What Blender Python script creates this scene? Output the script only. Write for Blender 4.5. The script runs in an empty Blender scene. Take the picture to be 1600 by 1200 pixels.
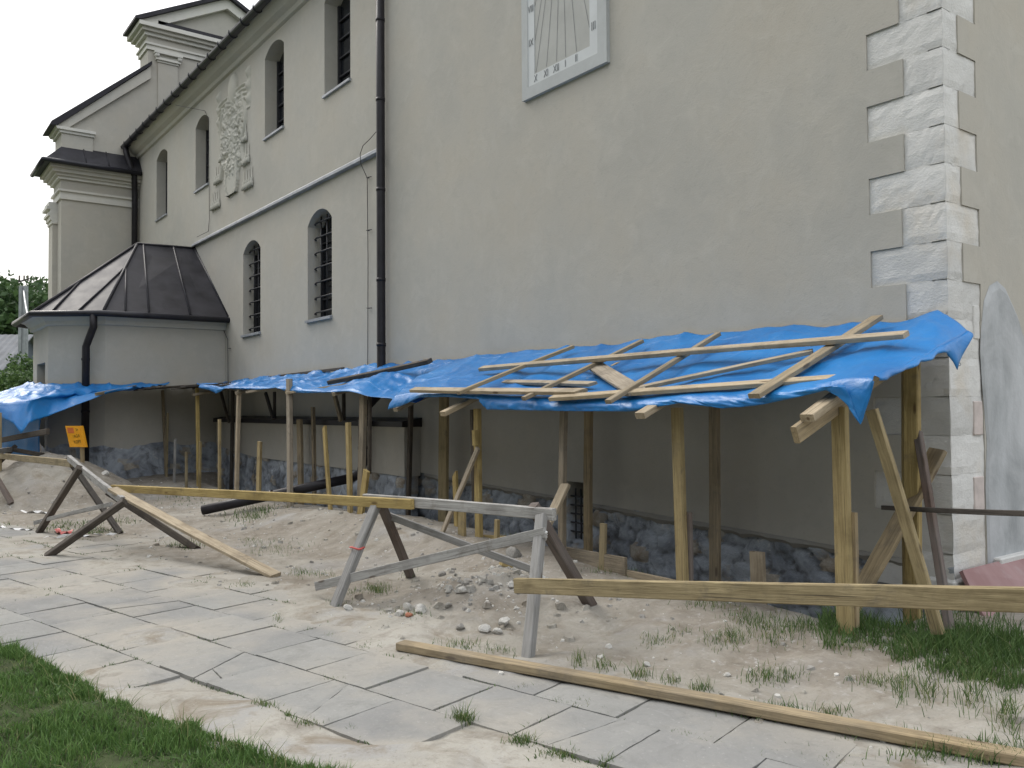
import bpy, bmesh, math, random
import numpy as np
from mathutils import Vector, Matrix, noise as mnoise

random.seed(7)
RNG = np.random.default_rng(11)
sc = bpy.context.scene
COL = sc.collection

# ------------------------------------------------------------------ camera
F_PX = 1335.0                       # focal length measured on the 1600 px wide photograph
PITCH, ROLL, YAW, EYE = math.radians(1.55), math.radians(-0.42), math.radians(37.0), 1.6
cp, sp = math.cos(PITCH), math.sin(PITCH)
_R = Matrix(((1, 0, 0), (0, -sp, cp), (0, cp, sp)))
_c, _s = math.cos(ROLL), math.sin(ROLL)
_R = Matrix(((_c, _s, 0), (-_s, _c, 0), (0, 0, 1))) @ _R
_M = Matrix(((math.sin(YAW), -math.cos(YAW), 0), (math.cos(YAW), math.sin(YAW), 0), (0, 0, 1)))
CAMR = _R @ _M.transposed()         # rows: right, up, forward in world axes (x along the church wall, y into it)
cam_data = bpy.data.cameras.new('camera')
cam = bpy.data.objects.new('camera', cam_data)
COL.objects.link(cam)
cam_data.sensor_fit = 'HORIZONTAL'
cam_data.sensor_width = 36.0
cam_data.lens = 36.0 * F_PX / 1600.0
cam_data.clip_start = 0.05
cam_data.clip_end = 2000.0
_r, _u, _f = CAMR[0], CAMR[1], CAMR[2]
cam.matrix_world = Matrix(((_r[0], _u[0], -_f[0], 0), (_r[1], _u[1], -_f[1], 0), (_r[2], _u[2], -_f[2], EYE), (0, 0, 0, 1)))
sc.camera = cam

# ------------------------------------------------------------------ sky, sun, exposure
SUN_EL, SUN_AZ = math.radians(48), math.radians(0)
SUN_DIR = Vector((-0.72, -0.12, 0.68)).normalized()      # towards the sun: left of the picture, slightly in front of the wall
world = bpy.data.worlds.new('World')
sc.world = world
world.use_nodes = True
wn, wl = world.node_tree.nodes, world.node_tree.links
wn.clear()
w_out = wn.new('ShaderNodeOutputWorld')
w_sky = wn.new('ShaderNodeTexSky')
w_sky.sky_type = 'NISHITA'
w_sky.sun_disc = False
w_sky.sun_elevation = math.asin(SUN_DIR.z)
w_sky.sun_rotation = math.atan2(SUN_DIR.x, SUN_DIR.y)
w_sky.dust_density = 4.0
w_b1 = wn.new('ShaderNodeBackground')
w_b1.inputs['Strength'].default_value = 0.05
w_b2 = wn.new('ShaderNodeBackground')                    # the even white cloud layer
w_b2.inputs['Color'].default_value = (0.97, 0.985, 1.0, 1)
w_tc = wn.new('ShaderNodeTexCoord')                     # overcast luminance (1 + 2 sin elevation) / 3, the same all round
w_sep = wn.new('ShaderNodeSeparateXYZ')
wl.new(w_tc.outputs['Generated'], w_sep.inputs[0])
w_cl = wn.new('ShaderNodeClamp')
wl.new(w_sep.outputs['Z'], w_cl.inputs['Value'])
w_ml = wn.new('ShaderNodeMath'); w_ml.operation = 'MULTIPLY_ADD'
ZENITH = 1.75
w_ml.inputs[1].default_value = ZENITH * 2 / 3; w_ml.inputs[2].default_value = ZENITH / 3
wl.new(w_cl.outputs[0], w_ml.inputs[0])
wl.new(w_ml.outputs[0], w_b2.inputs['Strength'])
w_add = wn.new('ShaderNodeAddShader')
wl.new(w_sky.outputs[0], w_b1.inputs['Color'])
wl.new(w_b1.outputs[0], w_add.inputs[0])
wl.new(w_b2.outputs[0], w_add.inputs[1])
wl.new(w_add.outputs[0], w_out.inputs['Surface'])

sun_data = bpy.data.lights.new('sun', 'SUN')
sun_data.energy = 1.4
sun_data.angle = math.radians(15)
sun_data.color = (1.0, 0.96, 0.9)
sun = bpy.data.objects.new('sun', sun_data)
COL.objects.link(sun)
sun.rotation_euler = SUN_DIR.to_track_quat('Z', 'Y').to_euler()

sc.view_settings.view_transform = 'Standard'
sc.view_settings.look = 'None'
sc.view_settings.gamma = 1.0
sc.view_settings.exposure = 0.15
sc.view_settings.use_curve_mapping = False
sc.cycles.max_bounces = 5
sc.cycles.diffuse_bounces = 3
sc.cycles.glossy_bounces = 2

# ------------------------------------------------------------------ survey helpers: photo measurement -> point on a known plane
EYEV = Vector((0, 0, EYE))
def ray(u, v):
    a, b = (u - 800) / F_PX, -(v - 600) / F_PX
    return _r * a + _u * b + _f
def PY(u, v, y):
    d = ray(u, v); return EYEV + d * (y / d.y)
def PX(u, v, x):
    d = ray(u, v); return EYEV + d * (x / d.x)
def PZ(u, v, z=0.0):
    d = ray(u, v); return EYEV + d * ((z - EYE) / d.z)

# ------------------------------------------------------------------ noise
def _hash(ix, iy, seed):
    n = (ix.astype(np.int64) * 374761393 + iy.astype(np.int64) * 668265263 + seed * 1442695041) & 0xffffffff
    n = ((n ^ (n >> 13)) * 1274126177) & 0xffffffff
    n = n ^ (n >> 16)
    return (n & 0xffff) / 65535.0
def vnoise(x, y, seed=0):
    x = np.asarray(x, float); y = np.asarray(y, float)
    ix, iy = np.floor(x), np.floor(y)
    fx, fy = x - ix, y - iy
    fx = fx * fx * (3 - 2 * fx); fy = fy * fy * (3 - 2 * fy)
    a, b = _hash(ix, iy, seed), _hash(ix + 1, iy, seed)
    c, d = _hash(ix, iy + 1, seed), _hash(ix + 1, iy + 1, seed)
    return (a * (1 - fx) + b * fx) * (1 - fy) + (c * (1 - fx) + d * fx) * fy
def fbm(x, y, seed=0, octs=4):
    s, amp, tot = 0.0, 1.0, 0.0
    for o in range(octs):
        s = s + amp * (vnoise(x * 2 ** o + 17.3 * o, y * 2 ** o - 9.1 * o, seed + o) - 0.5)
        tot += amp; amp *= 0.5
    return s / tot * 2
def sstep(a, b, x):
    t = np.clip((np.asarray(x, float) - a) / (b - a), 0, 1)
    return t * t * (3 - 2 * t)

# ------------------------------------------------------------------ terrain
YW = 6.4                                       # plane of the plastered church wall
XC = -3.1                                      # its right corner
def path_uv(x, y):
    return 0.973 * x + 0.230 * y, -0.230 * x + 0.973 * y
def slab_zone(x, y):
    """1 where the flagstones lie, 0 outside (with ragged edges)."""
    u, v = path_uv(x, y)
    n = fbm(x * 0.9, y * 0.9, 3, 3)
    low = 1.65 + 1.0 * sstep(-6.6, -4.2, u) + 0.55 * sstep(-3.4, -2.7, u)
    top = 4.75 - 0.75 * sstep(-8.5, -4.5, u) + 0.25 * sstep(-3.5, -1.5, u)
    return sstep(-0.12, 0.12, v - low + 0.30 * n) * (1 - sstep(-0.35, 0.30, v - top + 0.55 * n))
def sand_cover(x, y):
    """above 0 blown sand hides the flagstones"""
    u, v = path_uv(x, y)
    return fbm(x * 1.25, y * 1.25, 51, 5) - 0.40 + 0.22 * sstep(3.5, 4.5, v) + 0.30 * sstep(3.0, 2.3, v) * sstep(-6.2, -4.6, u)
def terrain(x, y, fine=True):
    x = np.asarray(x, float); y = np.asarray(y, float)
    rise = 0.045 * np.clip(-16.5 - x, 0, 16)
    # spoil bank along the trench, then the trench itself in front of the wall
    bh = np.interp(x, [-24, -14, -10, -7.4, -6.0, -4.5, -3.2, -1.5], [0.06, 0.10, 0.17, 0.24, 0.20, 0.12, 0.10, 0.06])
    bank = bh * sstep(3.9, 5.05, y) * sstep(-26, -20, x)
    trench = -0.42 * sstep(5.35, 5.75, y) * (1 - sstep(-3.6, -3.0, x)) * sstep(-18.9, -18.2, x)
    h = rise + bank + trench
    # rubble mound by the middle sawhorse, sand heap at far left, small dirt swells
    h = h + 0.18 * np.exp(-(((x + 5.80) / 0.75) ** 2 + ((y - 4.10) / 0.50) ** 2))
    h = h + 0.10 * np.exp(-(((x + 9.4) / 1.5) ** 2 + ((y - 4.9) / 0.6) ** 2))
    d = np.sqrt(((x + 17.6) / 2.3) ** 2 + ((y - 2.7) / 1.55) ** 2)
    h = h + 0.90 * np.clip(1 - d, 0, 1) ** 0.9 * (1 - 0.12 * np.clip(1 - d * 2.5, 0, 1))
    z = slab_zone(x, y)
    rough = (1 - z) * sstep(2.3, 4.6, -0.230 * x + 0.973 * y)
    h = h + rough * (0.028 * fbm(x * 1.1, y * 1.1, 21, 3))
    if fine:
        h = h + rough * (0.026 * fbm(x * 5.5, y * 5.5, 31, 4))
        mound = np.exp(-(((x + 5.75) / 0.9) ** 2 + ((y - 4.0) / 0.75) ** 2)) + 0.8 * np.clip(1.1 - d, 0, 1)
        h = h + mound * 0.10 * fbm(x * 4.2, y * 4.2, 41, 4)
        cover = sand_cover(x, y)
        sheet = np.clip(0.05 * cover, -0.024, 0.007)
        h = h + z * sheet + (1 - z) * 0.008 + 0.0025 * fbm(x * 9, y * 9, 61, 2)
    return h
def tz(x, y):
    return float(terrain(np.array([x]), np.array([y]))[0])
_TS = np.concatenate([np.arange(2.0, 14.0, 0.02), np.arange(14.0, 60.0, 0.06)])
def G(u, v):
    """first hit of the sight line with the terrain"""
    d = ray(u, v)
    X, Y, Z = d.x * _TS, d.y * _TS, EYE + d.z * _TS
    near_ = Z < 1.1
    H = np.where(near_, 9.0, -9.0)
    i0 = int(np.argmax(near_)) if near_.any() else len(_TS) - 2
    H = terrain(X[i0:], Y[i0:])
    below = Z[i0:] < H
    i = i0 + (int(np.argmax(below)) if below.any() else len(_TS) - 1 - i0)
    return Vector((X[i], Y[i], H[i - i0]))

# ------------------------------------------------------------------ object helpers
def setp(o, label=None, cat=None, group=None, kind=None):
    if label: o['label'] = label
    if cat: o['category'] = cat
    if group: o['group'] = group
    if kind: o['kind'] = kind
    return o
def empty(name, loc, label=None, cat=None, group=None, kind=None):
    o = bpy.data.objects.new(name, None)
    o.empty_display_size = 0.2
    o.location = loc
    COL.objects.link(o)
    return setp(o, label, cat, group, kind)
def ploc(p):
    l = Vector((0, 0, 0))
    while p is not None:
        l += Vector(p.location); p = p.parent
    return l
def place(o, Mw, parent):
    if parent is not None:
        o.parent = parent
        Mw = Matrix.Translation(-ploc(parent)) @ Mw
    o.matrix_local = Mw
    return o
def mesh_obj(name, verts, faces, mat, parent=None, smooth=False, Mw=None):
    me = bpy.data.meshes.new(name)
    me.from_pydata([tuple(v) for v in verts], [], faces)
    me.materials.append(mat)
    if smooth:
        me.polygons.foreach_set('use_smooth', [True] * len(me.polygons))
    me.update()
    o = bpy.data.objects.new(name, me)
    COL.objects.link(o)
    return place(o, Mw or Matrix(), parent)
def bm_obj(name, bm, mat, parent=None, smooth=False, Mw=None):
    me = bpy.data.meshes.new(name)
    bm.normal_update()
    bm.to_mesh(me); bm.free()
    me.materials.append(mat)
    if smooth:
        me.polygons.foreach_set('use_smooth', [True] * len(me.polygons))
    o = bpy.data.objects.new(name, me)
    COL.objects.link(o)
    return place(o, Mw or Matrix(), parent)
def bm_box(bm, x0, x1, y0, y1, z0, z1):
    vs = [bm.verts.new(p) for p in ((x0, y0, z0), (x1, y0, z0), (x1, y1, z0), (x0, y1, z0), (x0, y0, z1), (x1, y0, z1), (x1, y1, z1), (x0, y1, z1))]
    for f in ((0, 3, 2, 1), (4, 5, 6, 7), (0, 1, 5, 4), (1, 2, 6, 5), (2, 3, 7, 6), (3, 0, 4, 7)):
        bm.faces.new([vs[i] for i in f])
    return vs
def box(name, x0, x1, y0, y1, z0, z1, mat, parent=None, bev=0.0):
    """world-aligned box with its origin at its own centre"""
    bm = bmesh.new()
    cx, cy, cz = (x0 + x1) / 2, (y0 + y1) / 2, (z0 + z1) / 2
    bm_box(bm, x0 - cx, x1 - cx, y0 - cy, y1 - cy, z0 - cz, z1 - cz)
    if bev:
        bmesh.ops.bevel(bm, geom=bm.edges[:], offset=bev, segments=1, affect='EDGES')
    return bm_obj(name, bm, mat, parent, Mw=Matrix.Translation((cx, cy, cz)))
_bs = [0]
def board(name, p0, p1, w, t, mat, parent=None, wide=None, warp=0.004, chip=0.0, cut0=0.0, cut1=0.0):
    """sawn board from p0 to p1; `wide` is the direction its broad side w runs in; grain follows local X"""
    _bs[0] += 1
    rnd = random.Random(_bs[0] * 131)
    p0, p1 = Vector(p0), Vector(p1)
    ax = p1 - p0; L = ax.length; ax.normalize()
    wd = Vector(wide) if wide is not None else Vector((0, 0, 1))
    wd = wd - ax * wd.dot(ax)
    if wd.length < 1e-4:
        wd = Vector((1, 0, 0)) - ax * ax.x
    wd.normalize()
    th = ax.cross(wd)
    n = max(2, min(14, int(L / 0.25) + 1))
    verts, faces = [], []
    b = min(w, t) * 0.10
    prof = [(-w / 2 + b, -t / 2), (w / 2 - b, -t / 2), (w / 2, -t / 2 + b), (w / 2, t / 2 - b), (w / 2 - b, t / 2), (-w / 2 + b, t / 2), (-w / 2, t / 2 - b), (-w / 2, -t / 2 + b)]
    bow_w, bow_t = rnd.uniform(-1, 1) * warp * L, rnd.uniform(-1, 1) * warp * L
    tw = rnd.uniform(-0.03, 0.03)
    for i in range(n + 1):
        f = i / n
        k = 4 * f * (1 - f)
        a = tw * (f - 0.5)
        for q, (pw, pt) in enumerate(prof):
            jw = pw * (1 + rnd.uniform(-1, 1) * 0.015) + bow_w * k
            jt = pt * (1 + rnd.uniform(-1, 1) * 0.02) + bow_t * k
            if chip and q in (3, 4):
                jt -= max(0, rnd.uniform(-1, 1)) * chip
            xx = f * L
            if i == 0: xx += cut0 * pw
            if i == n: xx += cut1 * pw
            verts.append((xx, jw * math.cos(a) - jt * math.sin(a), jw * math.sin(a) + jt * math.cos(a)))
    for i in range(n):
        for q in range(8):
            faces.append((i * 8 + q, i * 8 + (q + 1) % 8, (i + 1) * 8 + (q + 1) % 8, (i + 1) * 8 + q))
    faces.append(tuple(range(7, -1, -1)))
    faces.append(tuple(n * 8 + q for q in range(8)))
    Mw = Matrix(((ax.x, wd.x, th.x, p0.x), (ax.y, wd.y, th.y, p0.y), (ax.z, wd.z, th.z, p0.z), (0, 0, 0, 1)))
    return mesh_obj(name, verts, faces, mat, parent, Mw=Mw)
def tube(name, pts, r, mat, parent=None, seg=10, radii=None):
    pts = [Vector(p) for p in pts]
    verts, faces = [], []
    prev = None
    for i, p in enumerate(pts):
        d = (pts[min(i + 1, len(pts) - 1)] - pts[max(i - 1, 0)]).normalized()
        a = prev - d * prev.dot(d) if prev is not None else (Vector((0, 0, 1)) if abs(d.z) < 0.9 else Vector((1, 0, 0))) - d * (d.z if abs(d.z) < 0.9 else d.x)
        a.normalize(); prev = a; b = d.cross(a)
        rr = radii[i] if radii else r
        for q in range(seg):
            an = 2 * math.pi * q / seg
            verts.append(p + (a * math.cos(an) + b * math.sin(an)) * rr)
    for i in range(len(pts) - 1):
        for q in range(seg):
            faces.append((i * seg + q, i * seg + (q + 1) % seg, (i + 1) * seg + (q + 1) % seg, (i + 1) * seg + q))
    faces.append(tuple(range(seg - 1, -1, -1)))
    faces.append(tuple((len(pts) - 1) * seg + q for q in range(seg)))
    c = pts[0]
    o = mesh_obj(name, [v - c for v in verts], faces, mat, parent, smooth=True, Mw=Matrix.Translation(c))
    return o
def text_mesh(name, body, size, mat, Mw, parent=None, sx=1.0, depth=0.002):
    cu = bpy.data.curves.new('lettering', 'FONT')
    cu.body = body; cu.size = size; cu.extrude = depth
    cu.offset = -0.012 * size
    cu.align_x = 'CENTER'; cu.align_y = 'CENTER'
    tmp = bpy.data.objects.new('lettering', cu)
    COL.objects.link(tmp)
    dg = bpy.context.evaluated_depsgraph_get()
    me = bpy.data.meshes.new_from_object(tmp.evaluated_get(dg))
    bpy.data.objects.remove(tmp)
    me.materials.clear(); me.materials.append(mat)
    o = bpy.data.objects.new(name, me)
    COL.objects.link(o)
    return place(o, Mw @ Matrix.Diagonal((sx, 1, 1, 1)), parent)

# ------------------------------------------------------------------ materials
class NT:
    def __init__(s, name):
        s.m = bpy.data.materials.new(name); s.m.use_nodes = True
        s.t = s.m.node_tree; s.n = s.t.nodes; s.l = s.t.links
        s.b = s.n['Principled BSDF']; s.out = s.n['Material Output']
        s.co = s.n.new('ShaderNodeTexCoord'); s.oi = s.n.new('ShaderNodeObjectInfo')
        s.geo = s.n.new('ShaderNodeNewGeometry')
    def pos(s, src='Object', scale=(1, 1, 1), rnd=False):
        mp = s.n.new('ShaderNodeMapping'); mp.inputs['Scale'].default_value = scale
        s.l.new(s.geo.outputs['Position'] if src == 'World' else s.co.outputs[src], mp.inputs['Vector'])
        if rnd:
            m = s.n.new('ShaderNodeMath'); m.operation = 'MULTIPLY'; m.inputs[1].default_value = 37.0
            s.l.new(s.oi.outputs['Random'], m.inputs[0])
            s.l.new(m.outputs[0], mp.inputs['Location'])
        return mp.outputs[0]
    def noise(s, vec, scale, detail=4, rough=0.55, dist=0.0):
        n = s.n.new('ShaderNodeTexNoise')
        n.inputs['Scale'].default_value = scale; n.inputs['Detail'].default_value = detail
        n.inputs['Roughness'].default_value = rough; n.inputs['Distortion'].default_value = dist
        s.l.new(vec, n.inputs['Vector']); return n.outputs['Fac']
    def voro(s, vec, scale, feature='F1', out='Distance'):
        n = s.n.new('ShaderNodeTexVoronoi'); n.feature = feature
        n.inputs['Scale'].default_value = scale
        s.l.new(vec, n.inputs['Vector']); return n.outputs[out]
    def ramp(s, fac, stops):
        r = s.n.new('ShaderNodeValToRGB'); e = r.color_ramp.elements
        stops = sorted(stops, key=lambda q: q[0])
        while len(e) < len(stops): e.new(0.5)
        for i, (p, c) in enumerate(stops): e[i].position = p
        for i, (p, c) in enumerate(stops): e[i].color = (*c, 1) if len(c) == 3 else c
        s.l.new(fac, r.inputs[0]); return r.outputs[0]
    def g(s, fac, a, b):
        return s.ramp(fac, [(a, (0, 0, 0)), (b, (1, 1, 1))])
    def mix(s, a, b, fac, mode='MIX'):
        m = s.n.new('ShaderNodeMix'); m.data_type = 'RGBA'; m.blend_type = mode
        for sock, val in ((m.inputs[6], a), (m.inputs[7], b), (m.inputs[0], fac)):
            if isinstance(val, (int, float)): sock.default_value = val
            elif isinstance(val, tuple): sock.default_value = (*val, 1)
            else: s.l.new(val, sock)
        return m.outputs[2]
    def math(s, op, a, b=0.0):
        m = s.n.new('ShaderNodeMath'); m.operation = op
        for i, val in enumerate((a, b)):
            if isinstance(val, (int, float)): m.inputs[i].default_value = val
            else: s.l.new(val, m.inputs[i])
        return m.outputs[0]
    def hsv(s, col, hue=0.5, sat=1.0, val=1.0):
        h = s.n.new('ShaderNodeHueSaturation')
        for k, v_ in (('Hue', hue), ('Saturation', sat), ('Value', val)):
            if isinstance(v_, (int, float)): h.inputs[k].default_value = v_
            else: s.l.new(v_, h.inputs[k])
        s.l.new(col, h.inputs['Color']); return h.outputs[0]
    def color(s, c):
        if isinstance(c, tuple): s.b.inputs['Base Color'].default_value = (*c, 1)
        else: s.l.new(c, s.b.inputs['Base Color'])
    def rough(s, r):
        if isinstance(r, (int, float)): s.b.inputs['Roughness'].default_value = r
        else: s.l.new(r, s.b.inputs['Roughness'])
    def bump(s, h, strength=0.3, dist=0.01, prev=None):
        b = s.n.new('ShaderNodeBump'); b.inputs['Strength'].default_value = strength
        b.inputs['Distance'].default_value = dist
        s.l.new(h, b.inputs['Height'])
        if prev is not None: s.l.new(prev, b.inputs['Normal'])
        s.l.new(b.outputs[0], s.b.inputs['Normal']); return b.outputs[0]
    def spec(s, v): s.b.inputs['Specular IOR Level'].default_value = v
    def val(s, lo, hi):
        mr = s.n.new('ShaderNodeMapRange'); mr.inputs['To Min'].default_value = lo; mr.inputs['To Max'].default_value = hi
        s.l.new(s.oi.outputs['Random'], mr.inputs['Value']); return mr.outputs[0]

def mat_plaster(name, base, streak=0.0):
    m = NT(name)
    p = m.pos('World')
    big = m.noise(p, 0.45, 5, 0.6); mid = m.noise(p, 3.2, 5, 0.65, 0.6); fine = m.noise(p, 60, 3, 0.6)
    ps = m.pos('World', (2.2, 2.2, 0.16)); st = m.noise(ps, 1.6, 5, 0.65)
    dk = tuple(c * 0.91 for c in base); lt = tuple(min(1, c * 1.10) for c in base)
    warm = (base[0] * 1.02, base[1] * 0.99, base[2] * 0.95)
    c = m.mix(dk, lt, m.g(big, 0.3, 0.72))
    c = m.mix(c, warm, m.g(m.noise(p, 0.9, 4), 0.4, 0.7))
    c = m.mix(c, tuple(min(1, v_ * 1.07) for v_ in lt), m.math('MULTIPLY', m.g(mid, 0.50, 0.68), 0.30))
    c = m.mix(c, tuple(v_ * 0.93 for v_ in dk), m.math('MULTIPLY', m.g(m.noise(p, 5.5, 6, 0.7, 0.3), 0.52, 0.70), 0.32))
    c = m.mix(c, tuple(v_ * 0.80 for v_ in dk), m.math('MULTIPLY', m.g(m.noise(p, 26, 4, 0.7), 0.60, 0.74), 0.45))
    c = m.mix(c, dk, m.math('MULTIPLY', m.g(st, 0.5, 0.8), 0.25 + streak))
    m.color(c); m.rough(0.93); m.spec(0.2)
    nb = m.bump(mid, 0.25, 0.02); m.bump(fine, 0.35, 0.004, nb)
    return m.m
def mat_plain(name, base, rough=0.6, var=0.12, scale=8.0, bump=0.15, metal=0.0, spec=0.5, world=False):
    m = NT(name)
    p = m.pos('World' if world else 'Object', rnd=not world)
    n = m.noise(p, scale, 5, 0.6)
    m.color(m.mix(tuple(c * (1 - var) for c in base), tuple(min(1, c * (1 + var)) for c in base), m.g(n, 0.3, 0.7)))
    m.rough(m.math('ADD', m.math('MULTIPLY', n, 0.25), rough - 0.12)); m.spec(spec)
    m.b.inputs['Metallic'].default_value = metal
    if bump: m.bump(m.noise(p, scale * 4, 3), bump, 0.006)
    return m.m
def mat_wood(name, base, dark, grey=0.0, vlo=0.8, vhi=1.15):
    m = NT(name)
    p = m.pos('Object', (1.0, 1.0, 1.0), rnd=True)
    pg = m.n.new('ShaderNodeMapping'); pg.inputs['Scale'].default_value = (1.2, 26, 26)
    m.l.new(p, pg.inputs['Vector'])
    grain = m.noise(pg.outputs[0], 2.2, 6, 0.65, 0.9)
    pf = m.n.new('ShaderNodeMapping'); pf.inputs['Scale'].default_value = (4, 110, 110)
    m.l.new(p, pf.inputs['Vector'])
    fibre = m.noise(pf.outputs[0], 2.0, 3)
    blot = m.noise(p, 3.0, 5, 0.6)
    c = m.mix(tuple(d * 0.85 for d in dark), base, m.g(grain, 0.34, 0.60))
    c = m.mix(c, tuple(min(1, b * 1.18) for b in base), m.math('MULTIPLY', m.g(fibre, 0.5, 0.8), 0.5))
    c = m.mix(c, tuple(d * 0.62 for d in dark), m.math('MULTIPLY', m.g(blot, 0.50, 0.74), 0.85))
    pc_ = m.n.new('ShaderNodeMapping'); pc_.inputs['Scale'].default_value = (0.9, 46, 46)
    m.l.new(p, pc_.inputs['Vector'])
    crack = m.g(m.noise(pc_.outputs[0], 1.6, 3, 0.5, 0.3), 0.66, 0.71)
    c = m.mix(c, (0.05, 0.04, 0.03), m.math('MULTIPLY', crack, 0.7))
    grime = m.noise(m.pos('World'), 5.5, 5, 0.7, 0.5)
    c = m.mix(c, (0.13, 0.11, 0.085), m.math('MULTIPLY', m.g(grime, 0.56, 0.72), 0.55))
    pk = m.n.new('ShaderNodeMapping'); pk.inputs['Scale'].default_value = (2.3, 8, 8)
    m.l.new(p, pk.inputs['Vector'])
    knot = m.g(m.voro(pk.outputs[0], 1.0), 0.13, 0.07)
    c = m.mix(c, (0.07, 0.04, 0.02), m.math('MULTIPLY', knot, 0.75))
    if grey:
        gr = m.noise(p, 1.4, 4)
        c = m.mix(c, (0.25, 0.245, 0.235), m.math('MULTIPLY', m.g(gr, 0.3, 0.62), grey))
    c = m.hsv(c, 0.5, m.val(0.75, 1.1), m.val(vlo, vhi))
    m.color(c); m.rough(0.82); m.spec(0.25)
    nb = m.bump(grain, 0.55, 0.008); m.bump(fibre, 0.5, 0.003, nb)
    return m.m

M = {}
M['plaster'] = mat_plaster('plaster', (0.436, 0.419, 0.376))
M['plaster_pale'] = mat_plaster('plaster_pale', (0.50, 0.485, 0.44))
M['trim'] = mat_plaster('trim_plaster', (0.60, 0.59, 0.55))
M['dark_metal'] = mat_plain('dark_metal', (0.020, 0.018, 0.021), 0.45, 0.3, 6, 0.05, 0.0, 0.28)
M['roof_metal'] = mat_plain('roof_sheet', (0.030, 0.029, 0.034), 0.50, 0.4, 2.2, 0.25, 0.0, 0.18, world=True)
M['gutter'] = mat_plain('gutter_metal', (0.020, 0.020, 0.026), 0.36, 0.3, 5, 0.05, 0.0, 0.3)
M['sheet_grey'] = mat_plain('zinc_flashing', (0.30, 0.315, 0.335), 0.5, 0.35, 3, 0.1, 0.25, 0.5)
M['iron'] = mat_plain('iron', (0.022, 0.022, 0.026), 0.6, 0.3, 20, 0.1)
M['glass'] = mat_plain('window_glass', (0.012, 0.014, 0.018), 0.18, 0.3, 3, 0.05, 0.0, 0.5)
M['wood_y'] = mat_wood('wood_fresh', (0.385, 0.298, 0.138), (0.265, 0.196, 0.085))
M['wood_p'] = mat_wood('wood_pale', (0.42, 0.352, 0.255), (0.30, 0.24, 0.165))
M['wood_g'] = mat_wood('wood_grey', (0.27, 0.265, 0.255), (0.155, 0.15, 0.14), 0.5)
M['wood_lg'] = mat_wood('wood_light_grey', (0.40, 0.392, 0.375), (0.26, 0.25, 0.235), 0.15)
M['wood_o'] = mat_wood('wood_old_yellow', (0.37, 0.285, 0.165), (0.22, 0.165, 0.09), 0.25)
M['wood_d'] = mat_wood('wood_dark', (0.095, 0.080, 0.066), (0.05, 0.042, 0.035))
M['wood_b'] = mat_wood('wood_bark', (0.15, 0.10, 0.075), (0.075, 0.05, 0.04), 0.4)
M['rope'] = mat_plain('rope', (0.62, 0.62, 0.60), 0.9, 0.2, 40, 0.4)
M['white'] = mat_plain('white_plastic', (0.72, 0.71, 0.70), 0.6, 0.12, 10, 0.1)
M['red'] = mat_plain('red_print', (0.52, 0.10, 0.09), 0.6, 0.15, 10, 0.1)
M['black'] = mat_plain('shade_black', (0.02, 0.02, 0.015), 0.7, 0.1, 10, 0)
M['orange'] = mat_plain('orange_sign', (0.80, 0.36, 0.015), 0.5, 0.12, 9, 0.05)
M['olive'] = mat_plain('sign_print', (0.06, 0.055, 0.008), 0.7, 0.1, 10, 0)
M['salmon'] = mat_plain('sign_patch', (0.60, 0.16, 0.035), 0.6, 0.1, 10, 0)
M['concrete'] = mat_plain('concrete', (0.25, 0.265, 0.28), 0.9, 0.2, 5, 0.3)
M['numeral'] = mat_plain('numeral_paint', (0.16, 0.165, 0.17), 0.8, 0.15, 20, 0)
M['dial_frame'] = mat_plain('dial_frame', (0.42, 0.435, 0.43), 0.8, 0.08, 4, 0.12)
M['dial_band'] = mat_plain('dial_band', (0.55, 0.57, 0.57), 0.8, 0.06, 4, 0.05)
M['dial_field'] = mat_plain('dial_field', (0.41, 0.41, 0.385), 0.9, 0.08, 3, 0.15)

def mat_quoin():
    m = NT('quoin_limestone')
    p = m.pos('World')
    a = m.noise(p, 2.6, 6, 0.65); b = m.noise(p, 14, 6, 0.7); f = m.noise(p, 55, 4, 0.7)
    c = m.mix((0.58, 0.575, 0.555), (0.69, 0.68, 0.655), m.g(a, 0.3, 0.7))
    c = m.mix(c, (0.58, 0.52, 0.43), m.math('MULTIPLY', m.g(m.noise(p, 1.7, 5), 0.54, 0.74), 0.8))
    c = m.mix(c, (0.46, 0.46, 0.45), m.math('MULTIPLY', m.g(b, 0.55, 0.8), 0.6))
    c = m.hsv(c, 0.5, 1.0, m.val(0.90, 1.06))
    m.color(c); m.rough(0.9); m.spec(0.25)
    pd = m.pos('World', (1.0, 1.0, 1.6))
    nb = m.bump(m.noise(pd, 34, 6, 0.75), 0.6, 0.012); m.bump(f, 0.5, 0.006, nb)
    return m.m
M['quoin'] = mat_quoin()
M['brick_pink'] = mat_plain('pink_stone', (0.52, 0.455, 0.425), 0.9, 0.15, 8, 0.3)
M['red_slab'] = None
def mat_red():
    m = NT('red_sheet')
    p = m.pos('Object', (1, 1, 1))
    st = m.noise(m.pos('Object', (1.2, 3, 1)), 1.6, 4)
    c = m.mix((0.235, 0.125, 0.12), (0.30, 0.185, 0.18), m.g(st, 0.35, 0.68))
    m.color(m.mix(c, (0.36, 0.30, 0.30), m.math('MULTIPLY', m.g(m.noise(p, 5, 5), 0.55, 0.8), 0.6)))
    m.rough(0.7); m.bump(st, 0.2, 0.006)
    return m.m
M['red_slab'] = mat_red()
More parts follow.
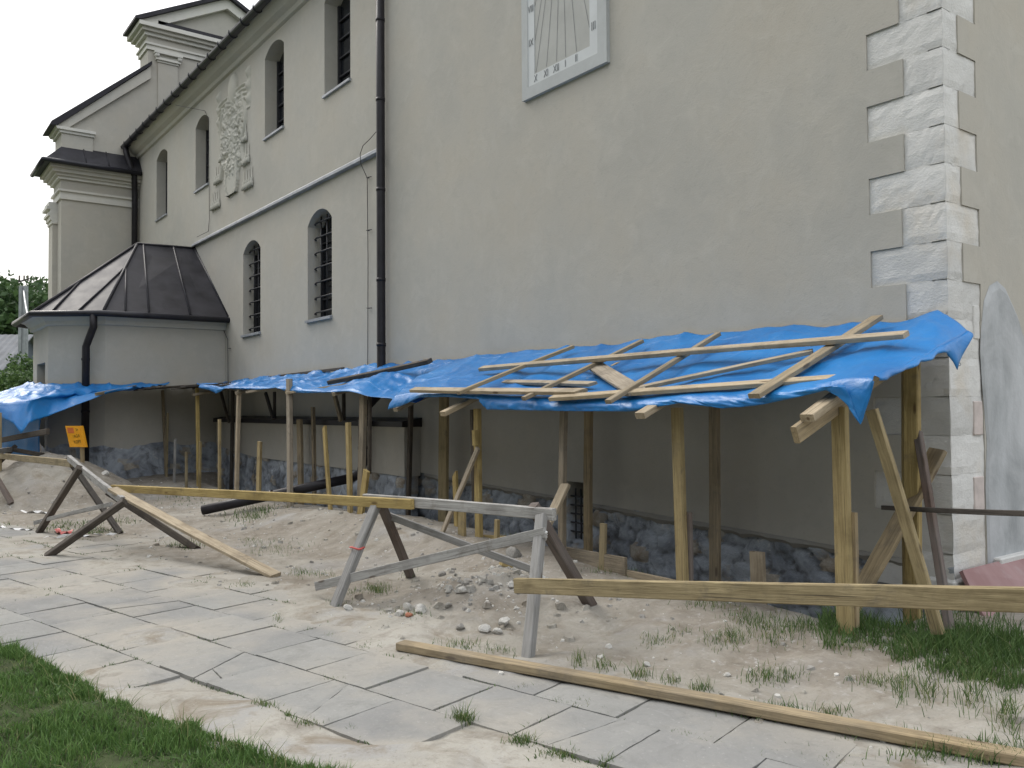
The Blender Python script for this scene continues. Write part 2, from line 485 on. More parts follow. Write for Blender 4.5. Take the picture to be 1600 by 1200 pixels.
def mat_plinth():
    m = NT('coated_rubble')
    p = m.pos('World')
    at = m.n.new('ShaderNodeAttribute'); at.attribute_name = 'stone'       # one random number per stone
    gp = m.n.new('ShaderNodeAttribute'); gp.attribute_name = 'joint'       # 1 in the mortar joints
    a = m.noise(p, 1.9, 6, 0.62, 0.7); b = m.noise(p, 6, 6, 0.7, 0.5)
    coat = m.mix((0.17, 0.19, 0.22), (0.44, 0.48, 0.53), m.g(a, 0.36, 0.62))
    coat = m.mix(coat, (0.06, 0.06, 0.065), m.math('MULTIPLY', m.g(m.noise(p, 3.1, 6, 0.7, 1.0), 0.54, 0.68), 0.7))
    bare = m.mix((0.27, 0.215, 0.15), (0.46, 0.43, 0.37), m.g(m.noise(p, 7, 5, 0.7), 0.35, 0.65))
    c = m.mix(coat, bare, m.math('MULTIPLY', m.g(m.math('ADD', at.outputs['Fac'], m.math('MULTIPLY', m.math('SUBTRACT', b, 0.5), 0.5)), 0.74, 0.86), 0.9))
    c = m.mix(c, (0.62, 0.61, 0.58), m.math('MULTIPLY', m.g(b, 0.62, 0.70), 0.8))
    c = m.mix(c, (0.075, 0.072, 0.07), m.math('MULTIPLY', gp.outputs['Fac'], m.g(a, 0.62, 0.40)))
    m.color(c); m.rough(0.8)
    nb = m.bump(b, 0.7, 0.03); m.bump(m.noise(p, 30, 4), 0.6, 0.01, nb)
    return m.m
M['plinth'] = mat_plinth()
M['mortar'] = mat_plaster('crumbling_mortar', (0.30, 0.29, 0.265), 0.2)
def mat_patch():
    m = NT('fresh_render')
    p = m.pos('World')
    a = m.noise(p, 1.7, 5, 0.6, 0.8); z = m.noise(m.pos('World', (2, 2, 0.5)), 1.9, 5)
    c = m.mix((0.27, 0.285, 0.29), (0.46, 0.47, 0.48), m.g(a, 0.34, 0.66))
    c = m.mix(c, (0.52, 0.535, 0.55), m.math('MULTIPLY', m.g(z, 0.5, 0.75), 0.6))
    m.color(c); m.rough(0.95)
    m.bump(m.noise(p, 18, 4), 0.4, 0.01)
    return m.m
M['patch'] = mat_patch()
def mat_tarp():
    m = NT('blue_tarpaulin')
    p = m.pos('World')
    a = m.noise(p, 1.5, 4); w = m.n.new('ShaderNodeTexWave'); w.inputs['Scale'].default_value = 34; w.inputs['Distortion'].default_value = 0.6
    m.l.new(p, w.inputs['Vector'])
    crk = m.noise(p, 9, 5, 0.7, 1.2)
    c = m.mix((0.010, 0.160, 0.47), (0.024, 0.240, 0.61), m.g(a, 0.3, 0.7))
    c = m.mix(c, (0.16, 0.36, 0.62), m.math('MULTIPLY', m.g(crk, 0.58, 0.80), 0.35))
    c = m.mix(c, (0.20, 0.27, 0.36), m.math('MULTIPLY', m.g(m.noise(p, 2.7, 6, 0.7, 0.6), 0.54, 0.74), 0.22))
    bk = m.n.new('ShaderNodeTexBrick'); bk.offset = 0.0
    bk.inputs['Scale'].default_value = 1.0; bk.inputs['Mortar Size'].default_value = 0.006; bk.inputs['Mortar Smooth'].default_value = 1.0
    bk.inputs['Brick Width'].default_value = 0.62; bk.inputs['Row Height'].default_value = 0.48
    m.l.new(p, bk.inputs['Vector'])
    m.color(c); m.rough(m.math('ADD', 0.24, m.math('MULTIPLY', a, 0.22))); m.spec(0.5)
    nb = m.bump(crk, 0.32, 0.02); nb = m.bump(bk.outputs['Fac'], 0.3, 0.012, nb); m.bump(w.outputs['Fac'], 0.10, 0.003, nb)
    tr = m.n.new('ShaderNodeBsdfTranslucent'); m.l.new(c, tr.inputs['Color'])
    mx = m.n.new('ShaderNodeMixShader'); mx.inputs[0].default_value = 0.18
    m.l.new(m.b.outputs[0], mx.inputs[1]); m.l.new(tr.outputs[0], mx.inputs[2]); m.l.new(mx.outputs[0], m.out.inputs[0])
    return m.m
M['tarp'] = mat_tarp()
def mat_slab():
    m = NT('flagstone')
    p = m.pos('World')
    a = m.noise(p, 1.6, 6, 0.65); b = m.noise(p, 11, 6, 0.7); s = m.noise(p, 90, 3)
    c = m.mix((0.222, 0.221, 0.211), (0.285, 0.282, 0.267), m.g(a, 0.32, 0.7))
    c = m.hsv(c, 0.5, m.val(0.6, 1.2), m.val(0.86, 1.08))
    at = m.n.new('ShaderNodeAttribute'); at.attribute_name = 'dust'
    dn = m.math('ADD', at.outputs['Fac'], m.math('MULTIPLY', m.math('SUBTRACT', m.noise(p, 7.0, 6, 0.7), 0.5), 0.9))
    c = m.mix(c, (0.330, 0.308, 0.268), m.math('MULTIPLY', m.g(dn, 0.15, 1.20), 0.95))
    c = m.mix(c, (0.13, 0.135, 0.13), m.math('MULTIPLY', m.g(b, 0.56, 0.80), 0.45))
    c = m.mix(c, (0.40, 0.40, 0.385), m.math('MULTIPLY', m.g(m.noise(m.pos('World', (1.5, 7, 1)), 2.3, 5, 0.7), 0.62, 0.78), 0.5))
    sp2 = m.noise(p, 38, 5, 0.8)
    c = m.mix(c, (0.16, 0.16, 0.15), m.math('MULTIPLY', m.g(sp2, 0.58, 0.72), 0.5))
    c = m.mix(c, (0.43, 0.425, 0.40), m.math('MULTIPLY', m.g(sp2, 0.42, 0.30), 0.5))
    c = m.mix(c, (0.17, 0.168, 0.155), m.math('MULTIPLY', m.g(m.noise(p, 3.2, 6, 0.7, 1.0), 0.54, 0.70), 0.5))
    m.color(c); m.rough(0.92); m.spec(0.25)
    nb = m.bump(b, 0.45, 0.012); nb = m.bump(sp2, 0.4, 0.005, nb); m.bump(s, 0.4, 0.003, nb)
    return m.m
M['slab'] = mat_slab()
def mat_ground():
    m = NT('sandy_dirt')
    p = m.pos('World')
    a = m.noise(p, 0.8, 6, 0.65, 0.3); b = m.noise(p, 4.2, 6, 0.7, 0.4); f = m.noise(p, 40, 5, 0.75); st = m.voro(p, 36)
    c = m.mix((0.298, 0.280, 0.240), (0.388, 0.370, 0.328), m.g(a, 0.34, 0.66))
    c = m.mix(c, (0.195, 0.172, 0.142), m.math('MULTIPLY', m.g(b, 0.48, 0.70), 0.8))
    c = m.mix(c, (0.31, 0.305, 0.295), m.math('MULTIPLY', m.g(m.noise(p, 1.1, 6, 0.65, 0.5), 0.50, 0.64), 0.85))
    c = m.mix(c, (0.215, 0.18, 0.135), m.math('MULTIPLY', m.g(m.noise(p, 2.3, 6, 0.7, 0.8), 0.52, 0.66), 0.85))
    c = m.mix(c, (0.45, 0.44, 0.42), m.math('MULTIPLY', m.g(f, 0.60, 0.70), 0.55))
    c = m.mix(c, (0.17, 0.15, 0.125), m.math('MULTIPLY', m.g(f, 0.42, 0.31), 0.6))
    at = m.n.new('ShaderNodeAttribute'); at.attribute_name = 'soil'          # dug-over soil beside the trench
    soilc = m.mix((0.175, 0.150, 0.118), (0.285, 0.258, 0.218), m.g(m.noise(p, 3.4, 6, 0.7, 0.5), 0.34, 0.64))
    soilc = m.mix(soilc, (0.40, 0.39, 0.37), m.math('MULTIPLY', m.g(m.noise(p, 16, 6, 0.75), 0.56, 0.66), 0.75))
    soilc = m.mix(soilc, (0.11, 0.095, 0.075), m.math('MULTIPLY', m.g(m.noise(p, 9, 6, 0.75, 0.4), 0.56, 0.70), 0.65))
    c = m.mix(c, soilc, m.math("MULTIPLY", at.outputs["Fac"], 0.9))
    m.color(c); m.rough(0.96); m.spec(0.15)
    nb = m.bump(b, 0.5, 0.03); nb = m.bump(f, 0.7, 0.010, nb); m.bump(m.math('SUBTRACT', 1.0, st), 0.25, 0.006, nb)
    return m.m
M['ground'] = mat_ground()
def mat_leaf(name, c1, c2, trans=0.25):
    m = NT(name)
    r = m.geo.outputs['Random Per Island']
    c = m.mix(c1, c2, r)
    m.color(c); m.rough(0.65); m.spec(0.3)
    tr = m.n.new('ShaderNodeBsdfTranslucent'); m.l.new(c, tr.inputs['Color'])
    mx = m.n.new('ShaderNodeMixShader'); mx.inputs[0].default_value = trans
    m.l.new(m.b.outputs[0], mx.inputs[1]); m.l.new(tr.outputs[0], mx.inputs[2]); m.l.new(mx.outputs[0], m.out.inputs[0])
    return m.m
M['grass'] = mat_leaf('grass_blades', (0.045, 0.095, 0.025), (0.115, 0.185, 0.055))
M['lawn_blades'] = mat_leaf('lawn_blades', (0.055, 0.120, 0.030), (0.150, 0.250, 0.070))
M['grass_dry'] = mat_leaf('dry_grass', (0.10, 0.16, 0.05), (0.26, 0.25, 0.12))
M['leaf'] = mat_leaf('foliage', (0.030, 0.062, 0.024), (0.075, 0.130, 0.045))
M['leaf2'] = mat_leaf('foliage_shrub', (0.035, 0.075, 0.022), (0.10, 0.17, 0.05))
M['bark'] = mat_plain('bark', (0.09, 0.075, 0.06), 0.9, 0.3, 6, 0.5)
M['lawn_soil'] = mat_plain('lawn_soil', (0.045, 0.058, 0.026), 0.95, 0.4, 14, 0.6, world=True, spec=0.1)
M['field'] = mat_plain('meadow', (0.10, 0.13, 0.055), 0.95, 0.3, 0.6, 0.3, world=True, spec=0.1)
M['house_wall'] = mat_plain('dark_boards', (0.085, 0.10, 0.125), 0.8, 0.25, 3, 0.2)
M['house_roof'] = mat_plain('grey_roof', (0.15, 0.155, 0.165), 0.85, 0.3, 1.5, 0.2)
M['stone'] = mat_plain('limestone_lump', (0.50, 0.485, 0.45), 0.95, 0.22, 7, 0.7)
M['stone_g'] = mat_plain('grey_lump', (0.27, 0.258, 0.235), 0.95, 0.25, 7, 0.7)
M['brick'] = mat_plain('brick_lump', (0.36, 0.15, 0.09), 0.95, 0.2, 7, 0.6)
M['relief'] = mat_plaster('stucco_relief', (0.47, 0.46, 0.41), 0.1)

# ------------------------------------------------------------------ ground
def build_ground():
    # fine dirt yard; unseen right end extended to bounce light onto the side wall
    xs = np.concatenate([np.arange(-31, -14, 0.16), np.arange(-14, -9, 0.07), np.arange(-9, -1.0, 0.036), np.arange(-1.0, 4.01, 0.2), np.arange(4.5, 18.1, 0.5)])
    ys = np.concatenate([np.arange(-3, 0.6, 0.15), np.arange(0.6, 5.6, 0.04), np.arange(5.6, 6.75, 0.08), np.arange(6.75, 9.0, 0.2), np.arange(9.5, 22.1, 0.5)])
    X, Y = np.meshgrid(xs, ys, indexing='ij')
    Z = terrain(X, Y)
    edge = np.maximum.reduce([sstep(-29, -31, X), sstep(16, 18, X), sstep(-1.5, -3, Y), sstep(20, 22, Y)])
    Z = Z - 0.12 * edge
    nx, ny = X.shape
    V = np.stack([X, Y, Z], -1).reshape(-1, 3)
    idx = np.arange(nx * ny).reshape(nx, ny)
    Fq = np.stack([idx[:-1, :-1], idx[1:, :-1], idx[1:, 1:], idx[:-1, 1:]], -1).reshape(-1, 4)
    me = bpy.data.meshes.new('dirt_yard')
    me.from_pydata(V.tolist(), [], Fq.tolist())
    me.materials.append(M['ground'])
    me.polygons.foreach_set('use_smooth', [True] * len(me.polygons))
    pv_ = -0.230 * V[:, 0] + 0.973 * V[:, 1]
    soil = sstep(4.15, 4.9, pv_ + 0.35 * fbm(V[:, 0] * 1.3, V[:, 1] * 1.3, 77, 4)) * np.clip(0.75 + 0.9 * fbm(V[:, 0] * 1.7, V[:, 1] * 1.7, 78, 4), 0, 1)
    me.attributes.new('soil', 'FLOAT', 'POINT').data.foreach_set('value', soil.astype(np.float32))
    o = bpy.data.objects.new('dirt_yard', me); COL.objects.link(o)
    setp(o, 'pale sandy dirt yard strewn with rubble beside the church', None, None, 'structure')
    # wide ground to the horizon, lowered where the yard lies on it
    xs = np.concatenate([np.linspace(-700, -120, 18), np.linspace(-110, 40, 76), np.linspace(60, 500, 12)])
    ys = np.concatenate([np.linspace(-500, -50, 12), np.linspace(-44, 60, 53), np.linspace(80, 600, 14)])
    X, Y = np.meshgrid(xs, ys, indexing='ij')
    Z = 0.045 * np.clip(-16.5 - X, 0, 16) + 6.0 * sstep(-70, -160, X) - 0.02
    Z = Z - 0.9 * sstep(-33, -30.5, X) * sstep(20, 17, X) * sstep(-4.6, -2.6, Y) * sstep(24, 21, Y)
    Z = Z + 0.25 * fbm(X * 0.05, Y * 0.05, 5, 2) * sstep(-34, -50, X)
    nx, ny = X.shape
    idx = np.arange(nx * ny).reshape(nx, ny)
    Fq = np.stack([idx[:-1, :-1], idx[1:, :-1], idx[1:, 1:], idx[:-1, 1:]], -1).reshape(-1, 4)
    o = mesh_obj('ground', np.stack([X, Y, Z], -1).reshape(-1, 3).tolist(), Fq.tolist(), M['field'], smooth=True)
    setp(o, 'grassy ground around the church', None, None, 'structure')
build_ground()

def build_pavement():
    root = empty('pavement', (0, 0, 0), 'pale grey flagstone path half buried in sand', None, None, 'structure')
    rows = [2.73 + 0.515 * i for i in range(-4, 6)]
    SU = 0.543
    def slab_mesh(rr, x, y, ang):
        """one flagstone; some are cracked into two or three pieces. The loose dust on it is stored per vertex."""
        hx, hy = SU / 2 - 0.006, 0.515 / 2 - 0.006
        c = [Vector((-hx, -hy)), Vector((hx, -hy)), Vector((hx, hy)), Vector((-hx, hy))]
        c = [q + Vector((rr.uniform(-.005, .005), rr.uniform(-.005, .005))) for q in c]
        quads = [c]
        if rr.random() < 0.20:
            t1, t2 = rr.uniform(.2, .8), rr.uniform(.2, .8)
            g = 0.004
            a, b = c[0].lerp(c[1], t1), c[3].lerp(c[2], t2)
            e = Vector((g, 0))
            quads = [[c[0], a - e, b - e, c[3]], [a + e, c[1], c[2], b + e]]
            if rr.random() < 0.4:
                q = quads.pop(rr.randrange(2)); t3 = rr.uniform(.3, .7); e = Vector((0, g))
                m0, m1 = q[0].lerp(q[3], t3), q[1].lerp(q[2], t3 + rr.uniform(-.2, .2))
                quads += [[q[0], q[1], m1 - e, m0 - e], [m0 + e, m1 + e, q[2], q[3]]]
        V, Fc = [], []
        n = 9
        for q in quads:
            b0 = len(V)
            tl = rr.uniform(-.003, .003)
            for i in range(n):
                for j in range(n):
                    f, g = i / (n - 1), j / (n - 1)
                    p = q[0].lerp(q[1], f).lerp(q[3].lerp(q[2], f), g)
                    ed = min(f, 1 - f, g, 1 - g) == 0
                    V.append((p.x + (rr.uniform(-.003, .003) if ed else 0), p.y + (rr.uniform(-.003, .003) if ed else 0), tl - (0.005 if ed else 0)))
            for i in range(n - 1):
                for j in range(n - 1):
                    a = b0 + i * n + j
                    Fc.append((a, a + n, a + n + 1, a + 1))
            rim = [b0 + i * n for i in range(n)] + [b0 + (n - 1) * n + j for j in range(1, n)] + [b0 + i * n + n - 1 for i in range(n - 2, -1, -1)] + [b0 + j for j in range(n - 2, 0, -1)]
            b1 = len(V)
            for r in rim: V.append((V[r][0], V[r][1], -0.05))
            m = len(rim)
            for k in range(m): Fc.append((rim[k], b1 + k, b1 + (k + 1) % m, rim[(k + 1) % m]))
        me = bpy.data.meshes.new('flagstone'); me.from_pydata(V, [], Fc); me.materials.append(M['slab'])
        P = np.array(V); ca, sa = math.cos(ang), math.sin(ang)
        wx, wy = x + P[:, 0] * ca - P[:, 1] * sa, y + P[:, 0] * sa + P[:, 1] * ca
        z = slab_zone(wx, wy)
        dust = np.clip(1.12 + 1.5 * sand_cover(wx, wy), 0, 1.2) * z + (1 - z) * 1.1
        me.attributes.new('dust', 'FLOAT', 'POINT').data.foreach_set('value', dust.astype(np.float32))
        return me
    ang = math.atan2(0.230, 0.973)
    cnt = 0
    for r, v0 in enumerate(rows):
        off = 0.0 if r % 2 else 0.27
        for i in range(-28, 1):
            uu, vv = i * SU + off + SU / 2, v0 + 0.515 / 2
            x, y = 0.973 * uu - 0.230 * vv, 0.230 * uu + 0.973 * vv
            z = float(slab_zone(np.array([x]), np.array([y]))[0])
            if z < 0.05 or x < -14.5 or y < -0.2: continue
            a = ang + random.uniform(-.008, .008)
            o = bpy.data.objects.new('flagstone', slab_mesh(random, x, y, a))
            COL.objects.link(o); o.parent = root
            rise = 0.045 * max(0, -16.5 - x)
            o.location = (x, y, rise + random.uniform(-0.004, 0.004))
            o.rotation_euler = (random.uniform(-.007, .007), random.uniform(-.007, .007), a)
            cnt += 1
    # pieces of cracked slabs
    return cnt
NSLAB = build_pavement()

# ------------------------------------------------------------------ church nave
def plinth_z(x):
    return float(np.interp(x, [-28, -19, -16.75, -10.9, -9.1, -7.8, -7.0, -4.7, -3.4, -3.0], [0.95, 0.86, 0.70, 0.67, 0.61, 0.57, 0.53, 0.46, 0.41, 0.40]))
church = empty('church', (-12, 9, 0), 'large plastered church nave with white corner stones and arched windows', 'church')
UP = [(-25.0, -23.92, 6.90, 8.58, 8.76), (-21.42, -20.40, 6.97, 8.54, 8.72), (-16.80, -15.80, 7.10, 8.74, 8.93), (-13.95, -12.93, 7.13, 8.80, 8.99)]
LOW = [(-18.05, -17.04, 3.18, 4.92, 5.14), (-14.68, -13.66, 3.21, 4.93, 5.16)]
WINS = UP + LOW
CELLAR = (-7.45, -7.13, 0.10, 0.67)
Q_TOP = [4.58 + 0.2925 * 2 * k for k in range(9, -8, -1)]       # tops of the long blocks on the front face
EAVE = 9.12
def quoin_courses():
    out = []
    z = 4.58 + 0.2925 * 16
    k = 0
    while z > 0.30:
        out.append((z - 0.2925, z, k % 2 == 0)); z -= 0.2925; k += 1
    return out
QC = quoin_courses()
def arch_pts(x0, x1, zs, zc, n=10):
    w = (x1 - x0) / 2; h = zc - zs; R = (w * w + h * h) / (2 * h); cx, cz = (x0 + x1) / 2, zc - R
    a = math.asin(w / R)
    return [(cx + R * math.sin(-a + 2 * a * i / n), cz + R * math.cos(-a + 2 * a * i / n)) for i in range(n + 1)]

def build_front_wall():
    xs = {-27.0, XC}; zs = {0.75, EAVE + 0.02}
    for w in WINS:
        xs |= {w[0], w[1]}; zs |= {w[2], w[4]}
    xs |= {CELLAR[0], CELLAR[1]}; zs |= {CELLAR[3]}
    qlong, qshort = {}, {}
    for (a, b, lg) in QC:
        zs |= {round(a, 4), round(b, 4)}
    rr = random.Random(3)
    qx = {}
    for (a, b, lg) in QC:
        qx[round(a, 4)] = round((-3.72 if lg else -3.43) + rr.uniform(-0.02, 0.02), 3)
        xs.add(qx[round(a, 4)])
    zs |= {1.6, 2.4}
    xs = sorted(xs); zs = [z for z in sorted(zs) if z > 0.70]
    zs = [-9.0] + zs                                             # -9 stands for the sloping lower edge
    # extra columns so that the lower edge can follow the slope
    xs = sorted(set(xs) | set(np.round(np.arange(-26.5, -3.2, 0.55), 3).tolist()))
    def state(xm, zm):
        for k, w in enumerate(WINS):
            if w[0] < xm < w[1] and w[2] < zm < w[4]: return ('w', 0.32)
        if CELLAR[0] < xm < CELLAR[1] and zm < CELLAR[3]: return ('c', 0.35)
        for (a, b, lg) in QC:
            if a < zm < b and xm > qx[round(a, 4)]: return ('q', 0.016)
        return None
    V, Fc, vid = [], [], {}
    def vert(x, z, y):
        zz = plinth_z(x) if z == -9.0 else z
        key = (x, z, round(y, 4))
        if key not in vid:
            vid[key] = len(V); V.append((x, y, zz))
        return vid[key]
    nx, nz = len(xs) - 1, len(zs) - 1
    S = [[None] * nz for _ in range(nx)]
    for i in range(nx):
        for j in range(nz):
            xm = (xs[i] + xs[i + 1]) / 2
            z0 = plinth_z(xm) if zs[j] == -9.0 else zs[j]
            S[i][j] = state(xm, (z0 + zs[j + 1]) / 2)
    for i in range(nx):
        for j in range(nz):
            x0, x1, z0, z1 = xs[i], xs[i + 1], zs[j], zs[j + 1]
            if S[i][j] is None:
                Fc.append((vert(x0, z0, YW), vert(x1, z0, YW), vert(x1, z1, YW), vert(x0, z1, YW)))
                for di, dj, a, b in ((-1, 0, (x0, z0), (x0, z1)), (1, 0, (x1, z1), (x1, z0)), (0, -1, (x1, z0), (x0, z0)), (0, 1, (x0, z1), (x1, z1))):
                    ii, jj = i + di, j + dj
                    s = S[ii][jj] if 0 <= ii < nx and 0 <= jj < nz else ('e', 0.05 if dj == -1 else 0.3)
                    if s is None: continue
                    d = s[1]
                    Fc.append((vert(a[0], a[1], YW), vert(b[0], b[1], YW), vert(b[0], b[1], YW + d), vert(a[0], a[1], YW + d)))
    # arch fillings over the windows
    for (x0, x1, zb, zs_, zc) in WINS:
        ap = arch_pts(x0, x1, zs_, zc)
        n = len(ap) - 1
        base = len(V)
        for (x, z) in ap:
            V.append((x, YW, z)); V.append((x, YW, zc)); V.append((x, YW + 0.32, z))
        for i in range(n):
            a, b = base + 3 * i, base + 3 * (i + 1)
            Fc.append((a, b, b + 1, a + 1)); Fc.append((a, a + 2, b + 2, b))
    o = mesh_obj('front_wall', V, Fc, M['plaster'], church)
    setp(o, 'smooth grey-beige plastered wall facing the yard')
    # side wall around the right corner, gable behind, far walls closing the nave
    xs2 = XC + 0.0
    bm = bmesh.new()
    def quad(*p): bm.faces.new([bm.verts.new(q) for q in p])
    rr = random.Random(5)
    ytop = {}
    last = 0.40
    for (a, b, lg) in reversed(QC):
        e = YW + ((0.235 if lg and a > 2.3 else 0.52) + rr.uniform(-0.015, 0.015))
        ytop[round(a, 4)] = e
        quad((XC, e, a), (XC, 13.0, a), (XC, 13.0, b), (XC, e, b))
        quad((XC, e, a), (XC, e, b), (XC - 0.012, e, b), (XC - 0.012, e, a))
    zt = QC[0][1]
    quad((XC, YW, zt), (XC, 13, zt), (XC, 9.7, 14.2), (XC, YW, zt + 0.01))
    quad((XC, YW + 0.0, -0.5), (XC, 13.0, -0.5), (XC, 13.0, QC[-1][0]), (XC, YW, QC[-1][0]))
    for v in bm.verts: v.co.x -= 0.0
    bm_obj('side_wall', bm, M['plaster'], church)
    box('rear_wall', -27, XC - 0.1, 12.9, 13.0, 0, EAVE, M['plaster'], church)
    return qx, ytop
QX, QY = build_front_wall()

def build_quoins():
    rr = random.Random(9)
    for k, (a, b, lg) in enumerate(QC):
        if a > 6.3: continue                                      # far above the frame
        x0 = QX[round(a, 4)]; y1 = QY[round(a, 4)]
        g = 0.002
        pr = 0.011 + rr.uniform(-0.004, 0.003)
        # L-shaped block wrapping the corner, its two faces finely hammered
        ny = 6; V, Fc = [], []
        xr = np.linspace(x0, XC - 0.012, 9); zr = np.linspace(a + g, b - g, 6); yr = np.linspace(YW + 0.012, y1, 8)
        cz = (a + b) / 2
        def jit(p): return mnoise.noise(Vector(p) * 9.0) * 0.006 + mnoise.noise(Vector(p) * 23.0) * 0.004
        cols = [(x, YW + pr) for x in xr] + [(XC - 0.006, y) for y in yr]
        for i, (x, y) in enumerate(cols):
            for z in zr:
                e = (abs(z - cz) > (b - a) * 0.47) or i in (0, len(cols) - 1)
                d = jit((x, y, z)) - (0.006 if e else 0)
                if i < len(xr): V.append((x, y - d, z))
                else: V.append((x + d, y, z))
        nz = len(zr)
        for i in range(len(cols) - 1):
            for j in range(nz - 1):
                Fc.append((i * nz + j, (i + 1) * nz + j, (i + 1) * nz + j + 1, i * nz + j + 1))
        n0 = len(V)
        for i, (x, y) in enumerate(cols):                          # bed faces closing the joints
            dx, dy = (0, 0.12) if i < len(xr) else (-0.12, 0)
            V.append((x + dx, y + dy, a + g)); V.append((x + dx, y + dy, b - g))
        for i in range(len(cols) - 1):
            Fc.append((n0 + 2 * i, n0 + 2 * i + 2, (i + 1) * nz, i * nz))
            Fc.append((i * nz + nz - 1, (i + 1) * nz + nz - 1, n0 + 2 * i + 3, n0 + 2 * i + 1))
        c = Vector((XC, YW, cz))
        mesh_obj('quoin_stone', [Vector(v) - c for v in V], Fc, M['quoin'], church, Mw=Matrix.Translation(c))
    # mortar behind the blocks
    box('quoin_backing', -3.80, XC - 0.013, YW + 0.0185, YW + 0.56, 0.31, 6.3, M['quoin'], church)
    # small infill stones seen on the side face low down
    for z0, z1, y0, y1, mt in ((2.10, 2.36, 6.79, 6.88, 'quoin'), (1.36, 1.62, 6.76, 6.90, 'brick_pink'), (0.78, 1.04, 6.74, 6.90, 'brick_pink')):
        box('infill_stone', XC - 0.05, XC + 0.004, y0, y1, z0, z1, M[mt], church, 0.006)
    # corner base stone
    box('base_stone', -3.32, XC + 0.015, YW - 0.012, 6.98, 0.02, 0.30, M['quoin'], church, 0.02)
build_quoins()

def rubble(x, z):
    """distance field of roughly coursed rubble: (bulge 0..1, random per stone)"""
    x = np.asarray(x, float); z = np.asarray(z, float)
    sx, sz = 0.27, 0.155
    x = x + 0.05 * fbm(x * 3, z * 3, 5, 2); z = z + 0.04 * fbm(x * 3, z * 3, 6, 2)
    gx, gz = np.floor(x / sx), np.floor(z / sz)
    d1 = np.full(x.shape, 9.0); d2 = np.full(x.shape, 9.0); idn = np.zeros(x.shape)
    for i in (-1, 0, 1):
        for j in (-1, 0, 1):
            cx, cz = gx + i, gz + j
            px = (cx + 0.5 + 0.5 * (np.mod(cz, 2) - 0.5) + 0.55 * (_hash(cx, cz, 1) - 0.5)) * sx
            pz = (cz + 0.5 + 0.6 * (_hash(cx, cz, 2) - 0.5)) * sz
            d = np.hypot((x - px) / sx, (z - pz) / sz)
            n = d < d1
            d2 = np.where(n, d1, np.minimum(d2, d)); idn = np.where(n, _hash(cx, cz, 3), idn); d1 = np.where(n, d, d1)
    return np.clip((d2 - d1) / 0.35, 0, 1), idn
def stone_attrs(o, X, Z):
    e, r = rubble(np.array(X), np.array(Z))
    o.data.attributes.new('stone', 'FLOAT', 'POINT').data.foreach_set('value', r.astype(np.float32))
    o.data.attributes.new('joint', 'FLOAT', 'POINT').data.foreach_set('value', np.clip(1 - e * 2.2, 0, 1).astype(np.float32))
